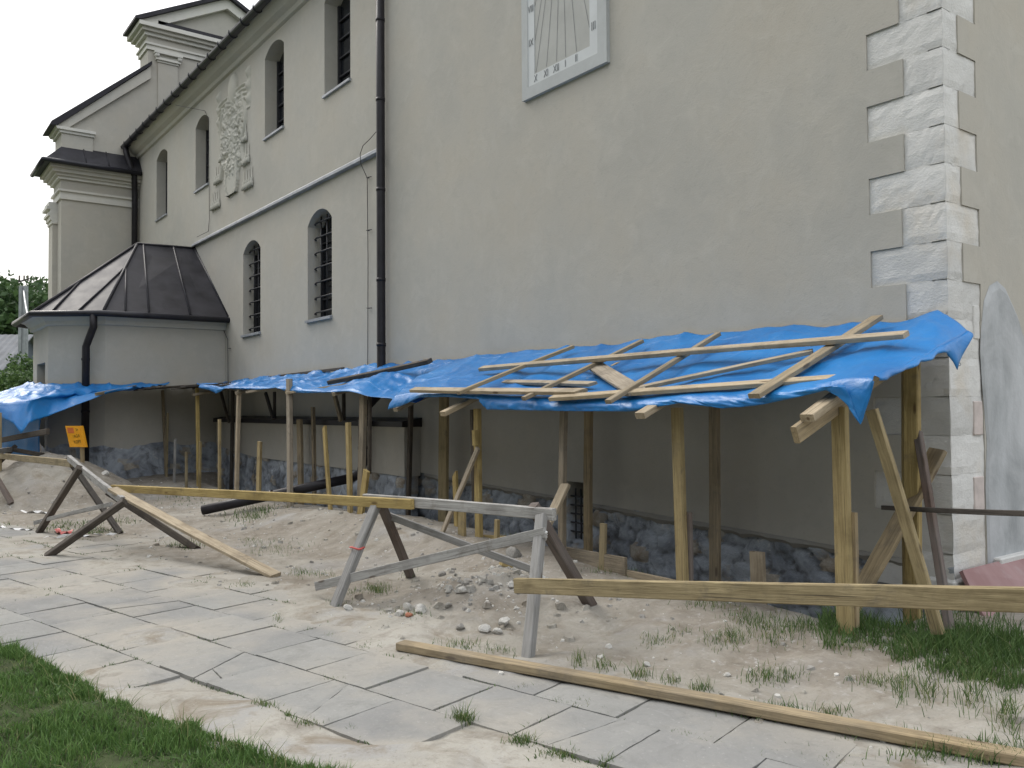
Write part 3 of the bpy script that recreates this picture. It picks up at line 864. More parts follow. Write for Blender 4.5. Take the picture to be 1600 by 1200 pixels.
def build_plinth():
    V, Fc = [], []
    xs = np.arange(-19.2, XC + 0.02, 0.032); n = 30
    PXs, PZs = [], []
    for x in xs:
        zt = plinth_z(x) + 0.008
        PXs.append(np.full(n, x)); PZs.append(np.linspace(-0.5, zt, n))
    PXs, PZs = np.concatenate(PXs), np.concatenate(PZs)
    E_, R_ = rubble(PXs, PZs)
    Dn = 0.05 * np.sqrt(E_) * (0.5 + R_) + 0.02 * fbm(PXs * 8, PZs * 8, 3, 3)
    for i, x in enumerate(xs):
        zt = plinth_z(x) + 0.008
        for j in range(n):
            k = i * n + j
            z = float(PZs[k])
            inh = CELLAR[0] < x < CELLAR[1] and z > CELLAR[2]
            V.append((x, YW + 0.075 - float(Dn[k]) + (0.36 if inh else 0), z))
    for i in range(len(xs) - 1):
        for j in range(n - 1):
            a = i * n + j
            Fc.append((a, a + n, a + n + 1, a + 1))
    o = mesh_obj('plinth', V, Fc, M['plinth'], church, smooth=True)
    stone_attrs(o, PXs, PZs)
    setp(o, 'rubble stone footing with blue-black damp-proof coating')
    # crumbling mortar strip under the plaster edge
    rr = random.Random(4)
    V, Fc = [], []
    xs = np.arange(-10.6, -3.35, 0.06)
    for i, x in enumerate(xs):
        zt = plinth_z(x)
        lo = zt - 0.05 - 0.05 * abs(mnoise.noise(Vector((x * 1.7, 0, 7)))) - 0.03 * rr.random()
        bulge = 0.012 + 0.012 * mnoise.noise(Vector((x * 3, 2, 2)))
        V += [(x, YW - 0.004, zt - 0.001), (x, YW - bulge, (zt + lo) / 2), (x, YW + 0.02, lo)]
    for i in range(len(xs) - 1):
        if CELLAR[0] - 0.06 < xs[i] < CELLAR[1] + 0.03: continue
        for j in range(2):
            Fc.append((3 * i + j, 3 * i + j + 1, 3 * i + j + 4, 3 * i + j + 3))
    mesh_obj('mortar_strip', V, Fc, M['mortar'], church)
    # cellar vent
    box('vent_shade_panel', CELLAR[0] - .02, CELLAR[1] + .02, YW + 0.34, YW + 0.42, CELLAR[2], CELLAR[3] + 0.02, M['black'], church)  # black panel paints the shade at the back of the opening
    g = empty('vent_grille', (CELLAR[0], YW, CELLAR[2])); g.parent = church; g.location = Vector((CELLAR[0], YW + .06, CELLAR[2])) - Vector(church.location)
    for k in range(3):
        x = CELLAR[0] + 0.07 + 0.09 * k
        tube('bar', [(x, YW + 0.06, CELLAR[2]), (x, YW + 0.06, CELLAR[3])], 0.009, M['iron'], g, 6)
    for k in range(5):
        z = CELLAR[2] + 0.08 + 0.1 * k
        tube('bar', [(CELLAR[0], YW + 0.048, z), (CELLAR[1], YW + 0.048, z)], 0.010, M['iron'], g, 6)
    # thickened lower wall on the left with sheet-metal capping
    x0, x1, yf = -19.0, -10.72, 6.14
    bm = bmesh.new()
    cols = np.linspace(x0, x1, 16)
    for i in range(len(cols) - 1):
        a, b = cols[i], cols[i + 1]
        bm.faces.new([bm.verts.new(p) for p in ((a, yf, plinth_z(a) - .05), (b, yf, plinth_z(b) - .05), (b, yf, 1.34), (a, yf, 1.34))])
    zr = plinth_z(x1) - .05
    bm.faces.new([bm.verts.new(p) for p in ((x1, yf, zr), (x1, YW, zr), (x1, YW, 1.34), (x1, yf, 1.34))])
    bmesh.ops.remove_doubles(bm, verts=bm.verts[:], dist=1e-4)
    o = bm_obj('lower_wall', bm, M['plaster'], church)
    V, Fc = [], []
    xs = np.arange(x0, x1 + 0.03, 0.045)
    n = 22
    pts = [(x, None) for x in xs] + [(x1 - 0.01, yf + 0.06 * k) for k in range(1, 5)]
    for (x, y) in pts:
        zt = plinth_z(x) - 0.045
        for j in range(n):
            z = -0.5 + (zt + 0.5) * j / (n - 1)
            V.append([x, yf, z] if y is None else [x - 0.04, y, z])
    for i in range(len(pts) - 1):
        for j in range(n - 1):
            Fc.append((i * n + j, (i + 1) * n + j, (i + 1) * n + j + 1, i * n + j + 1))
    LX = np.array([v[0] + (v[1] - yf if v[1] > yf else 0) for v in V]); LZ = np.array([v[2] for v in V])
    E_, R_ = rubble(LX, LZ)
    Dn = 0.05 * np.sqrt(E_) * (0.5 + R_) + 0.02 * fbm(LX * 8, LZ * 8, 3, 3)
    for v, d in zip(V, Dn):
        if v[1] > yf: v[0] += float(d) - 0.03
        else: v[1] += 0.06 - float(d)
    o = mesh_obj('lower_plinth', V, Fc, M['plinth'], church, smooth=True)
    stone_attrs(o, LX, LZ)
    bm = bmesh.new()
    prof = [(yf - 0.07, 1.325), (yf - 0.07, 1.405), (YW + .01, 1.46), (YW + .01, 1.325)]
    va = [bm.verts.new((x0, y, z)) for y, z in prof]; vb = [bm.verts.new((x1 + 0.06, y, z)) for y, z in prof]
    for i in range(4):
        j = (i + 1) % 4
        bm.faces.new((va[i], vb[i], vb[j], va[j]))
    bm.faces.new(vb[::-1]); bm.faces.new(va)
    bm_obj('ledge_capping', bm, M['dark_metal'], church)
build_plinth()

def build_windows():
    for k, (x0, x1, zb, zs, zc) in enumerate(WINS):
        low = k >= len(UP)
        w = empty('window', (x0, YW, zb)); w.parent = church; w.location = Vector((x0, YW, zb)) - Vector(church.location)
        ap = arch_pts(x0, x1, zs, zc)
        yb = YW + 0.30
        c = Vector((x0, YW, zb))
        poly = [(x0, yb, zb), (x1, yb, zb)] + [(x, yb, z) for x, z in reversed(ap)]
        mesh_obj('pane', poly, [tuple(range(len(poly)))], M['glass'], w)
        # timber frame and glazing bars
        fr = 0.05
        bm = bmesh.new()
        for xa, xb, za, zb2 in ((x0, x0 + fr, zb, zs), (x1 - fr, x1, zb, zs), (x0, x1, zb, zb + fr)):
            bm_box(bm, xa, xb, yb - 0.05, yb - 0.004, za, zb2)
        bm_box(bm, (x0 + x1) / 2 - 0.02, (x0 + x1) / 2 + 0.02, yb - 0.046, yb - 0.006, zb + fr, zc - 0.01)
        for q in range(1, 5):
            z = zb + (zs - zb) * q / 5 + 0.05
            bm_box(bm, x0 + fr, x1 - fr, yb - 0.04, yb - 0.008, z - 0.014, z + 0.014)
        bm_obj('frame', bm, M['iron'], w)
        # sheet sill sloping outwards
        bm = bmesh.new()
        prof = [(YW - 0.05, zb - 0.05), (YW - 0.05, zb - 0.005), (yb, zb + 0.09), (yb, zb - 0.06)]
        if not low: prof = [(YW - 0.045, zb - 0.045), (YW - 0.045, zb - 0.005), (yb, zb + 0.07), (yb, zb - 0.06)]
        va = [bm.verts.new((x0 - (0.03 if low else 0.02), y, z)) for y, z in prof]; vb = [bm.verts.new((x1 + 0.02, y, z)) for y, z in prof]
        for i in range(4):
            bm.faces.new((va[i], vb[i], vb[(i + 1) % 4], va[(i + 1) % 4]))
        bm.faces.new(vb[::-1]); bm.faces.new(va)
        bm_obj('sill', bm, M['sheet_grey'], w)
        if low:                                                    # iron grille with bowed crossbars set in the reveal
            yg = YW + 0.15
            for q in range(3):
                x = x0 + (x1 - x0) * (q + 1) / 4
                tube('grille_bar', [(x, yg, zb), (x, yg, zs + 0.16)], 0.014, M['iron'], w, 8)
            for q in range(7):
                z = zb + 0.14 + q * (zs - zb - 0.08) / 6
                tube('grille_bar', [(x0 - 0.01, yg + 0.02, z - 0.02), (x0 + 0.06, yg - 0.035, z - 0.02), (x0 + 0.12, yg - 0.03, z), (x1 - 0.1, yg - 0.03, z), (x1 + 0.01, yg + 0.02, z)], 0.015, M['iron'], w, 8)
build_windows()

def prism(name, prof, x0, x1, mat, parent, axis='x'):
    """sweep a closed (a,z) profile along x (a = y) or along y (a = x)"""
    bm = bmesh.new()
    f = (lambda s, a, z: (s, a, z)) if axis == 'x' else (lambda s, a, z: (a, s, z))
    va = [bm.verts.new(f(x0, a, z)) for a, z in prof]; vb = [bm.verts.new(f(x1, a, z)) for a, z in prof]
    n = len(prof)
    for i in range(n):
        bm.faces.new((va[i], vb[i], vb[(i + 1) % n], va[(i + 1) % n]))
    bm.faces.new(vb[::-1]); bm.faces.new(va)
    bmesh.ops.recalc_face_normals(bm, faces=bm.faces[:])
    return bm_obj(name, bm, mat, parent)

# string course, eaves cornice, gutter, roof, downpipes
prism('string_course', [(YW + .01, 5.60), (YW - 0.085, 5.61), (YW - 0.085, 5.655), (YW + .01, 5.73)], -21.45, -11.84, M['sheet_grey'], church)
prism('eaves_cornice', [(YW + .01, EAVE - 0.02), (YW - 0.06, EAVE), (YW - 0.09, EAVE + 0.07), (YW - 0.20, EAVE + 0.12), (YW - 0.30, EAVE + 0.22), (YW - 0.34, EAVE + 0.30), (YW + .01, EAVE + 0.30)], -26.98, XC - 0.05, M['plaster_pale'], church)
prism('roof', [(5.96, 9.40), (5.96, 9.46), (9.7, 12.95), (13.4, 9.46), (13.4, 9.40), (9.7, 12.85)], -26.9, XC + 0.15, M['roof_metal'], church)
gut = [(5.98 + 0.085 * math.cos(a), 9.42 + 0.085 * math.sin(a)) for a in np.linspace(math.pi, 2 * math.pi, 9)]
gut += [(y, z) for y, z in [(5.98 + 0.07, 9.42), (5.98 - 0.07, 9.43)]]
gutter = prism('eaves_gutter', gut, -27.3, XC, M['gutter'], church)
for k in range(34):
    x = -26.6 + k * 0.70
    tube('gutter_bracket', [(x, 5.985 + 0.098 * math.cos(a), 9.42 + 0.098 * math.sin(a)) for a in np.linspace(math.pi * 0.85, 2 * math.pi, 7)], 0.012, M['iron'], church, 5)
dpx = -11.68
dp = tube('downpipe', [(dpx, YW - 0.11, 9.3), (dpx, YW - 0.11, 6.2), (dpx, YW - 0.11, 1.95), (dpx - 0.02, YW - 0.16, 1.80), (dpx + 0.02, 5.99, 1.58), (dpx + 0.02, 5.96, 1.45), (dpx + 0.02, 5.96, 0.75), (dpx, 5.93, 0.62), (dpx - 0.1, 5.85, 0.55)], 0.068, M['dark_metal'], church, 14)
setp(dp, 'dark brown downpipe beside the sundial wall')
for z in (2.55, 3.55, 4.95, 6.35, 7.6):
    o = tube('pipe_joint', [(dpx, YW - 0.11, z), (dpx, YW - 0.11, z + 0.05)], 0.074, M['dark_metal'], dp, 14)
for z in (0.98, 1.42):
    tube('pipe_joint', [(dpx + .02, 5.96, z), (dpx + .02, 5.96, z + 0.045)], 0.075, M['dark_metal'], dp, 14)
# lightning conductor wires on the wall
wx = -12.28
tube('lightning_wire', [(-11.95, YW - .03, 9.0), (-11.93, YW - .03, 5.98), (-12.05, YW - .1, 5.86), (-12.25, YW - .12, 5.80), (-12.33, YW - .13, 5.68), (wx, YW - .14, 5.5), (wx, YW - .03, 5.3), (wx + .02, YW - .03, 4.0), (wx, YW - .03, 2.2)], 0.006, M['iron'], church, 5)
for z in (5.3, 4.45, 3.2):
    tube('wire_clip', [(wx + .01, YW + .01, z), (wx + 0.01, YW - .05, z), (wx + 0.14, YW - 0.03, z - 0.01)], 0.008, M['iron'], church, 5)
tube('lightning_wire', [(-21.9, 6.05, 9.2), (-20.6, YW - .03, 8.75), (-20.30, YW - .03, 8.45), (-20.28, YW - .02, 6.1), (-20.32, YW - .03, 5.8), (-20.9, YW - .12, 5.75)], 0.006, M['iron'], church, 5)
tube('lightning_wire', [(-20.6, 6.35, 3.55), (-19.3, YW - .03, 3.45), (-18.95, YW - .03, 3.15), (-18.90, YW - .03, 1.5)], 0.007, M['iron'], church, 5)
tube('wire_clip', [(-18.92, YW + .01, 2.95), (-18.9, YW - .04, 2.95), (-18.75, YW - .03, 2.94)], 0.008, M['iron'], church, 5)

# stucco coat of arms: modelled surface of scrolls, mantle, shield and tassels
def build_relief():
    cx, cz = -18.68, 7.55
    V, Fc = [], []
    nx, nz = 110, 150
    x0, x1, z0, z1 = -19.75, -17.55, 6.35, 9.02
    def lobe(x, z, ax, az, rx, rz): return max(0.0, 1 - ((x - ax) / rx) ** 2 - ((z - az) / rz) ** 2)
    for i in range(nx + 1):
        for j in range(nz + 1):
            x = x0 + (x1 - x0) * i / nx; z = z0 + (z1 - z0) * j / nz
            px, pz = x - cx, z - cz
            top = 1.35 - 0.25 * abs(px)
            mant = 1.0 if abs(px) < 0.95 and pz > -0.35 and pz < top else 0.0
            h = 0.0
            m1 = lobe(x, z, cx, cz + 0.1, 0.78, 1.05)
            if m1 > 0:
                r = math.hypot(px / 0.75, (pz - 0.1) / 1.0)
                th = math.atan2(pz - 0.1, px)
                curl = mnoise.noise(Vector((px * 4.6, pz * 4.6, 2.0)))
                curl2 = mnoise.noise(Vector((px * 12 + curl * 2, pz * 12 - curl * 2, 5.0)))
                h = 0.03 + 0.050 * (1 - abs(curl) * 3.0) + 0.040 * (1 - abs(curl2) * 3.0)
                h *= min(1, m1 * 4)
                if r < 0.45: h = max(h, 0.05 + 0.035 * (1 - r / 0.45) + 0.035 * (1 - abs(curl2) * 3.0))
            s = lobe(x, z, cx - 0.02, cz - 0.85, 0.30, 0.44)
            if s > 0: h = max(h, min(0.07, s * 0.5))
            elif lobe(x, z, cx - 0.02, cz - 0.85, 0.40, 0.54) > 0: h = max(h, 0.085 + 0.02 * mnoise.noise(Vector((px * 14, pz * 14, 1))))
            helm = lobe(x, z, cx + 0.05, cz + 1.12, 0.26, 0.36)
            if helm > 0: h = max(h, 0.14 * math.sqrt(helm))
            # drapery drawn up to both sides
            for sgn in (-1, 1):
                for q in range(4):
                    t0 = pz - (1.05 - 0.10 * q) + 0.35 * (abs(px) - 0.5) ** 2
                    if sgn * px > 0.10 and sgn * px < 0.92 and abs(t0) < 0.05: h = max(h, 0.07 * (1 - abs(t0) / 0.05))
                tx = px - sgn * 0.95
                if abs(tx) < 0.13 and 0.45 < pz < 1.35: h = max(h, 0.10 * (1 - abs(tx) / 0.13) * (0.6 + 0.4 * math.sin(pz * 22)))
                ex = px - sgn * (0.72 + 0.10 * math.sin(pz * 5))
                if abs(ex) < 0.07 and -0.75 < pz < 0.9: h = max(h, 0.09 * (1 - abs(ex) / 0.07))
            V.append((x, YW - 0.004 - 0.75 * max(0, h) if h > 0.004 else YW + 0.012, z))
    n = nz + 1
    for i in range(nx):
        for j in range(nz):
            q = (i * n + j, (i + 1) * n + j, (i + 1) * n + j + 1, i * n + j + 1)
            if any(V[k][1] < YW for k in q): Fc.append(q)
    used = sorted({k for f in Fc for k in f}); mp = {k: i for i, k in enumerate(used)}
    o = mesh_obj('stucco_relief', [V[k] for k in used], [tuple(mp[k] for k in f) for f in Fc], M['relief'], church, smooth=True)
    setp(o, 'weathered white stucco coat of arms with shield and tassels')
    def tassel(x, z, s):
        bm = bmesh.new()
        prof = [(0.012, 0.42), (0.018, 0.20), (0.05, 0.17), (0.035, 0.13), (0.055, 0.10), (0.075, 0.0), (0.0, 0.0)]
        rings = []
        for r, h in prof:
            rings.append([bm.verts.new((x + r * s * math.cos(a), YW - 0.015 - r * s * 0.8 * math.sin(a), z + h * s)) for a in np.linspace(0, math.pi, 6)])
        for a, b in zip(rings, rings[1:]):
            for i in range(5):
                bm.faces.new((a[i], a[i + 1], b[i + 1], b[i]))
        bmesh.ops.recalc_face_normals(bm, faces=bm.faces[:])
        bm_obj('tassel', bm, M['relief'], o, smooth=True)
    for sgn, rows in ((1, ((1, 7.78, .62), (2, 7.32, .66), (3, 6.82, .66), (4, 6.28, .70))), (-1, ((1, 7.70, -.78), (2, 7.24, -.82), (3, 6.80, -1.02), (4, 6.24, -1.10)))):
        for n_, z, xx in rows:
            for q in range(n_):
                x = cx + (xx + 0.02 + q * 0.155 if sgn > 0 else xx + 0.06 - q * 0.155 + 0.12)
                tassel(x, z, 1.0)
build_relief()

# fresh grey render patch and stone ledge on the side wall
def build_side_patch():
    outl = [(6.93, 0.30), (6.92, 0.95), (6.96, 1.30), (6.90, 1.75), (6.88, 2.00), (6.90, 2.16), (6.96, 2.40), (7.06, 2.53), (7.20, 2.58), (7.34, 2.53), (7.55, 2.32), (7.78, 1.95), (7.85, 1.55), (8.3, 1.3), (9.2, 1.2), (10.5, 1.15), (10.5, 0.30)]
    bm = bmesh.new()
    outer = [bm.verts.new((XC + 0.002, y, z)) for y, z in outl]
    cy, cz = 7.6, 1.1
    inner = [bm.verts.new((XC + 0.014, cy + (y - cy) * 0.96, cz + (z - cz) * 0.96)) for y, z in outl]
    n = len(outl)
    for i in range(n):
        bm.faces.new((outer[i], outer[(i + 1) % n], inner[(i + 1) % n], inner[i]))
    bm.faces.new(inner)
    bm_obj('render_patch', bm, M['patch'], church)
    box('stone_ledge', XC, XC + 0.07, 7.0, 12.5, 0.30, 0.40, M['quoin'], church, 0.01)
build_side_patch()

# ------------------------------------------------------------------ sundial
def build_sundial():
    s = empty('sundial', (-7.43, YW, 5.33), 'white framed wall sundial with roman numerals on the plaster wall', 'sundial')
    x0, x1, z0, z1 = -8.18, -6.68, 5.335, 8.3
    bm = bmesh.new()
    def ring(a0, a1, b0, b1, c0, c1, d0, d1, y, yb):
        o = [(a0, y, c0), (a1, y, c0), (a1, y, c1), (a0, y, c1)]; i = [(b0, y, d0), (b1, y, d0), (b1, y, d1), (b0, y, d1)]
        vo = [bm.verts.new(p) for p in o]; vi = [bm.verts.new(p) for p in i]
        bo = [bm.verts.new((p[0], yb, p[2])) for p in o]; bi = [bm.verts.new((p[0], yb, p[2])) for p in i]
        for k in range(4):
            j = (k + 1) % 4
            bm.faces.new((vo[k], vo[j], vi[j], vi[k])); bm.faces.new((vo[j], vo[k], bo[k], bo[j])); bm.faces.new((vi[k], vi[j], bi[j], bi[k]))
    ring(x0, x1, -8.063, -6.825, z0, z1, 5.475, 8.16, YW - 0.05, YW + 0.005)
    bm_obj('frame', bm, M['dial_frame'], s)
    bm = bmesh.new()
    ring(-8.063, -6.825, -7.94, -6.955, 5.475, 8.16, 5.60, 8.03, YW - 0.044, YW)
    bm_obj('hour_band', bm, M['dial_band'], s)
    box('dial_face', -7.94, -6.955, YW - 0.037, YW, 5.60, 8.03, M['dial_field'], s)
    cx, cz = -7.42, 7.75
    rot = Matrix(((1, 0, 0, 0), (0, 0, -1, 0), (0, 1, 0, 0), (0, 0, 0, 1)))
    def num(t, x, z, size, sx=0.8):
        text_mesh('numeral', t, size, M['numeral'], Matrix.Translation((x, YW - 0.047, z)) @ rot, s, sx, 0.0015)
    ends = []
    for t, x in (('X', -7.915), ('XI', -7.72), ('XII', -7.535), ('I', -7.37), ('II', -7.18)):
        num(t, x, 5.538, 0.125, 0.72); ends.append((x, 5.605))
    for t, z in (('IX', 6.0), ('VIII', 6.41), ('VII', 6.57), ('VI', 6.74)):
        num(t, -8.0, z, 0.125, 0.62 if len(t) > 2 else 0.75); ends.append((-7.935, z))
    for t, z in (('III', 5.80), ('IV', 6.19), ('V', 6.6)):
        num(t, -6.89, z, 0.14, 0.75); ends.append((-6.96, z))
    for (x, z) in ends:
        d = Vector((x - cx, 0, z - cz)); L = d.length; d.normalize(); p = Vector((-d.z, 0, d.x)) * 0.0035
        a = Vector((cx, YW - 0.0395, cz)) + d * 0.1; b = Vector((cx, YW - 0.0395, cz)) + d * (L - 0.012)
        mesh_obj('hour_line', [a - p, a + p, b + p, b - p], [(0, 1, 2, 3)], M['numeral'], s)
    tube('gnomon', [(cx, YW - 0.03, cz), (cx, YW - 0.45, cz - 0.42)], 0.012, M['iron'], s, 8)
build_sundial()

# ------------------------------------------------------------------ front screen with gable at the far end
def build_gable():
    T = empty('gabled_church_front', (-28, 5, 0), 'tall gabled church front with cornices and pilasters behind the nave', 'church front')
    X0, X1 = -28.15, -27.0
    cy = 9.0
    def mir(y): return 2 * cy - y
    def bx(name, y0, y1, z0, z1, mat, xa=X0, xb=X1, bev=0.0):
        return box(name, xa, xb, y0, y1, z0, z1, mat, T, bev)
    bx('lower_wall', 4.33, mir(4.33), -0.5, 8.62, M['plaster'])
    bx('corner_pilaster', 4.20, 4.86, -0.5, 7.45, M['plaster'], X0 - .1, X0 + 0.55)
    # capital of the corner pilaster
    for k, (a, z0, z1) in enumerate(((0.03, 7.00, 7.10), (0.07, 7.10, 7.22), (0.12, 7.22, 7.30), (0.06, 7.30, 7.42), (0.15, 7.42, 7.50), (0.10, 7.50, 7.62))):
        bx('capital', 4.20 - a, 4.7, z0, z1, M['trim'], X0 - .1 - a, X0 + 0.6)
    # frieze mouldings and main cornice (on the two visible sides)
    for a, z0, z1, mt in ((0.05, 7.62, 7.72, 'trim'), (0.03, 7.72, 7.84, 'trim'), (0.09, 7.84, 7.90, 'trim'), (0.02, 7.90, 8.18, 'plaster'), (0.10, 8.18, 8.26, 'trim'), (0.17, 8.26, 8.34, 'plaster_pale'), (0.26, 8.34, 8.44, 'plaster_pale'), (0.34, 8.44, 8.53, 'plaster_pale')):
        bx('cornice_moulding', 4.33 - a, mir(4.33 - a), z0, z1, M[mt], X0 - a, X1 + a)
    # skirt roof of dark sheet metal
    bm = bmesh.new()
    e = [(X0 - .44, 3.86), (X1 + .44, 3.86), (X1 + .44, mir(3.86)), (X0 - .44, mir(3.86))]
    i_ = [(X0 + .05, 4.36), (X1 - .02, 4.36), (X1 - .02, mir(4.36)), (X0 + .05, mir(4.36))]
    a = [bm.verts.new((x, y, 8.54)) for x, y in e]; a2 = [bm.verts.new((x, y, 8.62)) for x, y in e]; b = [bm.verts.new((x, y, 9.16)) for x, y in i_]
    for k in range(4):
        j = (k + 1) % 4
        bm.faces.new((a[k], a[j], a2[j], a2[k])); bm.faces.new((a2[k], a2[j], b[j], b[k]))
    bm.faces.new(a[::-1]); bm.faces.new(b)
    sk = bm_obj('skirt_roof', bm, M['roof_metal'], T)
    for y in (4.9, 5.5, 6.1):
        tube('standing_seam', [(X1 + .43, y, 8.64), (X1 - .02, y, 9.17)], 0.018, M['roof_metal'], sk, 6)
    tube('skirt_gutter', [(X1 + .47, 3.80, 8.57), (X1 + .47, 6.35, 8.57)], 0.065, M['gutter'], T, 10)
    tube('skirt_gutter', [(X1 + .47, 3.80, 8.57), (X0 - .4, 3.80, 8.55)], 0.06, M['gutter'], T, 10)
    xr0, xr1 = X0 + .15, X1 - .04
    # volute wall with raking coping, stepped pedestal
    def slab(name, pts, mat, xa, xb):
        prism(name, pts, xa, xb, mat, T, 'y') if False else None
        bm = bmesh.new()
        va = [bm.verts.new((xa, y, z)) for y, z in pts]; vb = [bm.verts.new((xb, y, z)) for y, z in pts]
        n = len(pts)
        for k in range(n): bm.faces.new((va[k], vb[k], vb[(k + 1) % n], va[(k + 1) % n]))
        bm.faces.new(vb[::-1]); bm.faces.new(va)
        bmesh.ops.recalc_face_normals(bm, faces=bm.faces[:])
        return bm_obj(name, bm, mat, T)
    for s in (1, -1):
        f = (lambda y: y) if s == 1 else mir
        slab('raking_wall', [(f(4.40), 9.05), (f(7.0), 9.05), (f(7.0), 12.05), (f(6.72), 11.82), (f(5.3), 10.55), (f(4.40), 9.75)], M['plaster'], xr0, xr1)
        slab('pedestal', [(f(4.33), 9.05), (f(5.14), 9.05), (f(5.14), 9.62), (f(4.33), 9.62)], M['plaster'], xr0 - .06, xr1 + 0.06)
        slab('pedestal_cornice', [(f(4.27), 9.52), (f(5.17), 9.52), (f(5.17), 9.60), (f(4.27), 9.60)], M['trim'], xr0 - .1, xr1 + 0.10)
        slab('pedestal_cornice', [(f(4.20), 9.60), (f(5.20), 9.60), (f(5.20), 9.68), (f(4.16), 9.68)], M['trim'], xr0 - .14, xr1 + 0.15)
        slab('raking_moulding', [(f(4.2), 9.69), (f(4.5), 9.69), (f(6.72), 11.62), (f(6.72), 11.98)], M['plaster_pale'], xr0 - .08, xr1 + 0.10)
        slab('raking_coping', [(f(4.0), 9.66), (f(4.05), 9.78), (f(6.74), 12.13), (f(6.74), 12.03), (f(4.2), 9.69)], M['roof_metal'], xr0 - .16, xr1 + 0.17)
        slab('pilaster', [(f(6.94), 9.1), (f(7.52), 9.1), (f(7.52), 12.25), (f(6.94), 12.25)], M['plaster'], xr0, xr1 + 0.05)
        for a_, z0, z1 in ((0.02, 12.18, 12.24), (0.07, 12.24, 12.31), (0.0, 12.31, 12.42), (0.12, 12.42, 12.5)):
            slab('pilaster_capital', [(f(6.94 - a_), z0), (f(7.52 + a_), z0), (f(7.52 + a_), z1), (f(6.94 - a_), z1)], M['trim'], xr0, xr1 + 0.06 + a_)
        for yy in (6.90, 7.56):
            tube('volute', [(xr1, f(yy), 12.37), (xr1 + 0.16, f(yy), 12.37)], 0.07, M['trim'], T, 10)
    slab('gable_wall', [(6.66, 9.1), (mir(6.66), 9.1), (mir(6.66), 12.9), (6.66, 12.9)], M['plaster'], xr0 + .02, xr1 - .01)
    for a_, z0, z1, mt in ((0.05, 12.52, 12.66, 'trim'), (0.10, 12.66, 12.72, 'trim'), (0.03, 12.72, 12.92, 'plaster'), (0.12, 12.92, 13.02, 'trim'), (0.22, 13.02, 13.12, 'plaster_pale'), (0.32, 13.12, 13.24, 'trim')):
        slab('gable_cornice', [(6.66 - a_, z0), (mir(6.66 - a_), z0), (mir(6.66 - a_), z1), (6.66 - a_, z1)], M[mt], xr0 - a_, xr1 + a_)
    slab('cornice_flashing', [(6.9, 13.245), (mir(6.9), 13.245), (mir(6.9), 13.40), (6.9, 13.40)], M['roof_metal'], xr0 - .1, xr1 + 0.20)
    slab('tympanum', [(6.75, 13.26), (mir(6.75), 13.26), (cy, 14.55)], M['plaster'], xr0 + .1, xr1 + 0.02)
    for s in (1, -1):
        f = (lambda y: y) if s == 1 else mir
        slab('pediment_moulding', [(f(6.36), 13.26), (f(6.95), 13.26), (f(cy), 14.34), (f(cy), 14.66)], M['trim'], xr0 - .2, xr1 + 0.20)
        slab('pediment_coping', [(f(6.22), 13.245), (f(6.22), 13.32), (f(cy), 14.78), (f(cy), 14.66), (f(6.36), 13.262)], M['roof_metal'], xr0 - .3, xr1 + 0.34)
    # downpipe where the nave meets the front
    pp = tube('downpipe', [(-26.82, 5.98, 9.36), (-26.78, 6.02, 9.1), (-26.72, 6.12, 8.75), (-26.66, 6.2, 8.5), (-26.8, 6.24, 8.2), (-26.86, 6.26, 7.9), (-26.86, 6.26, 3.2)], 0.085, M['dark_metal'], T, 12)
build_gable()

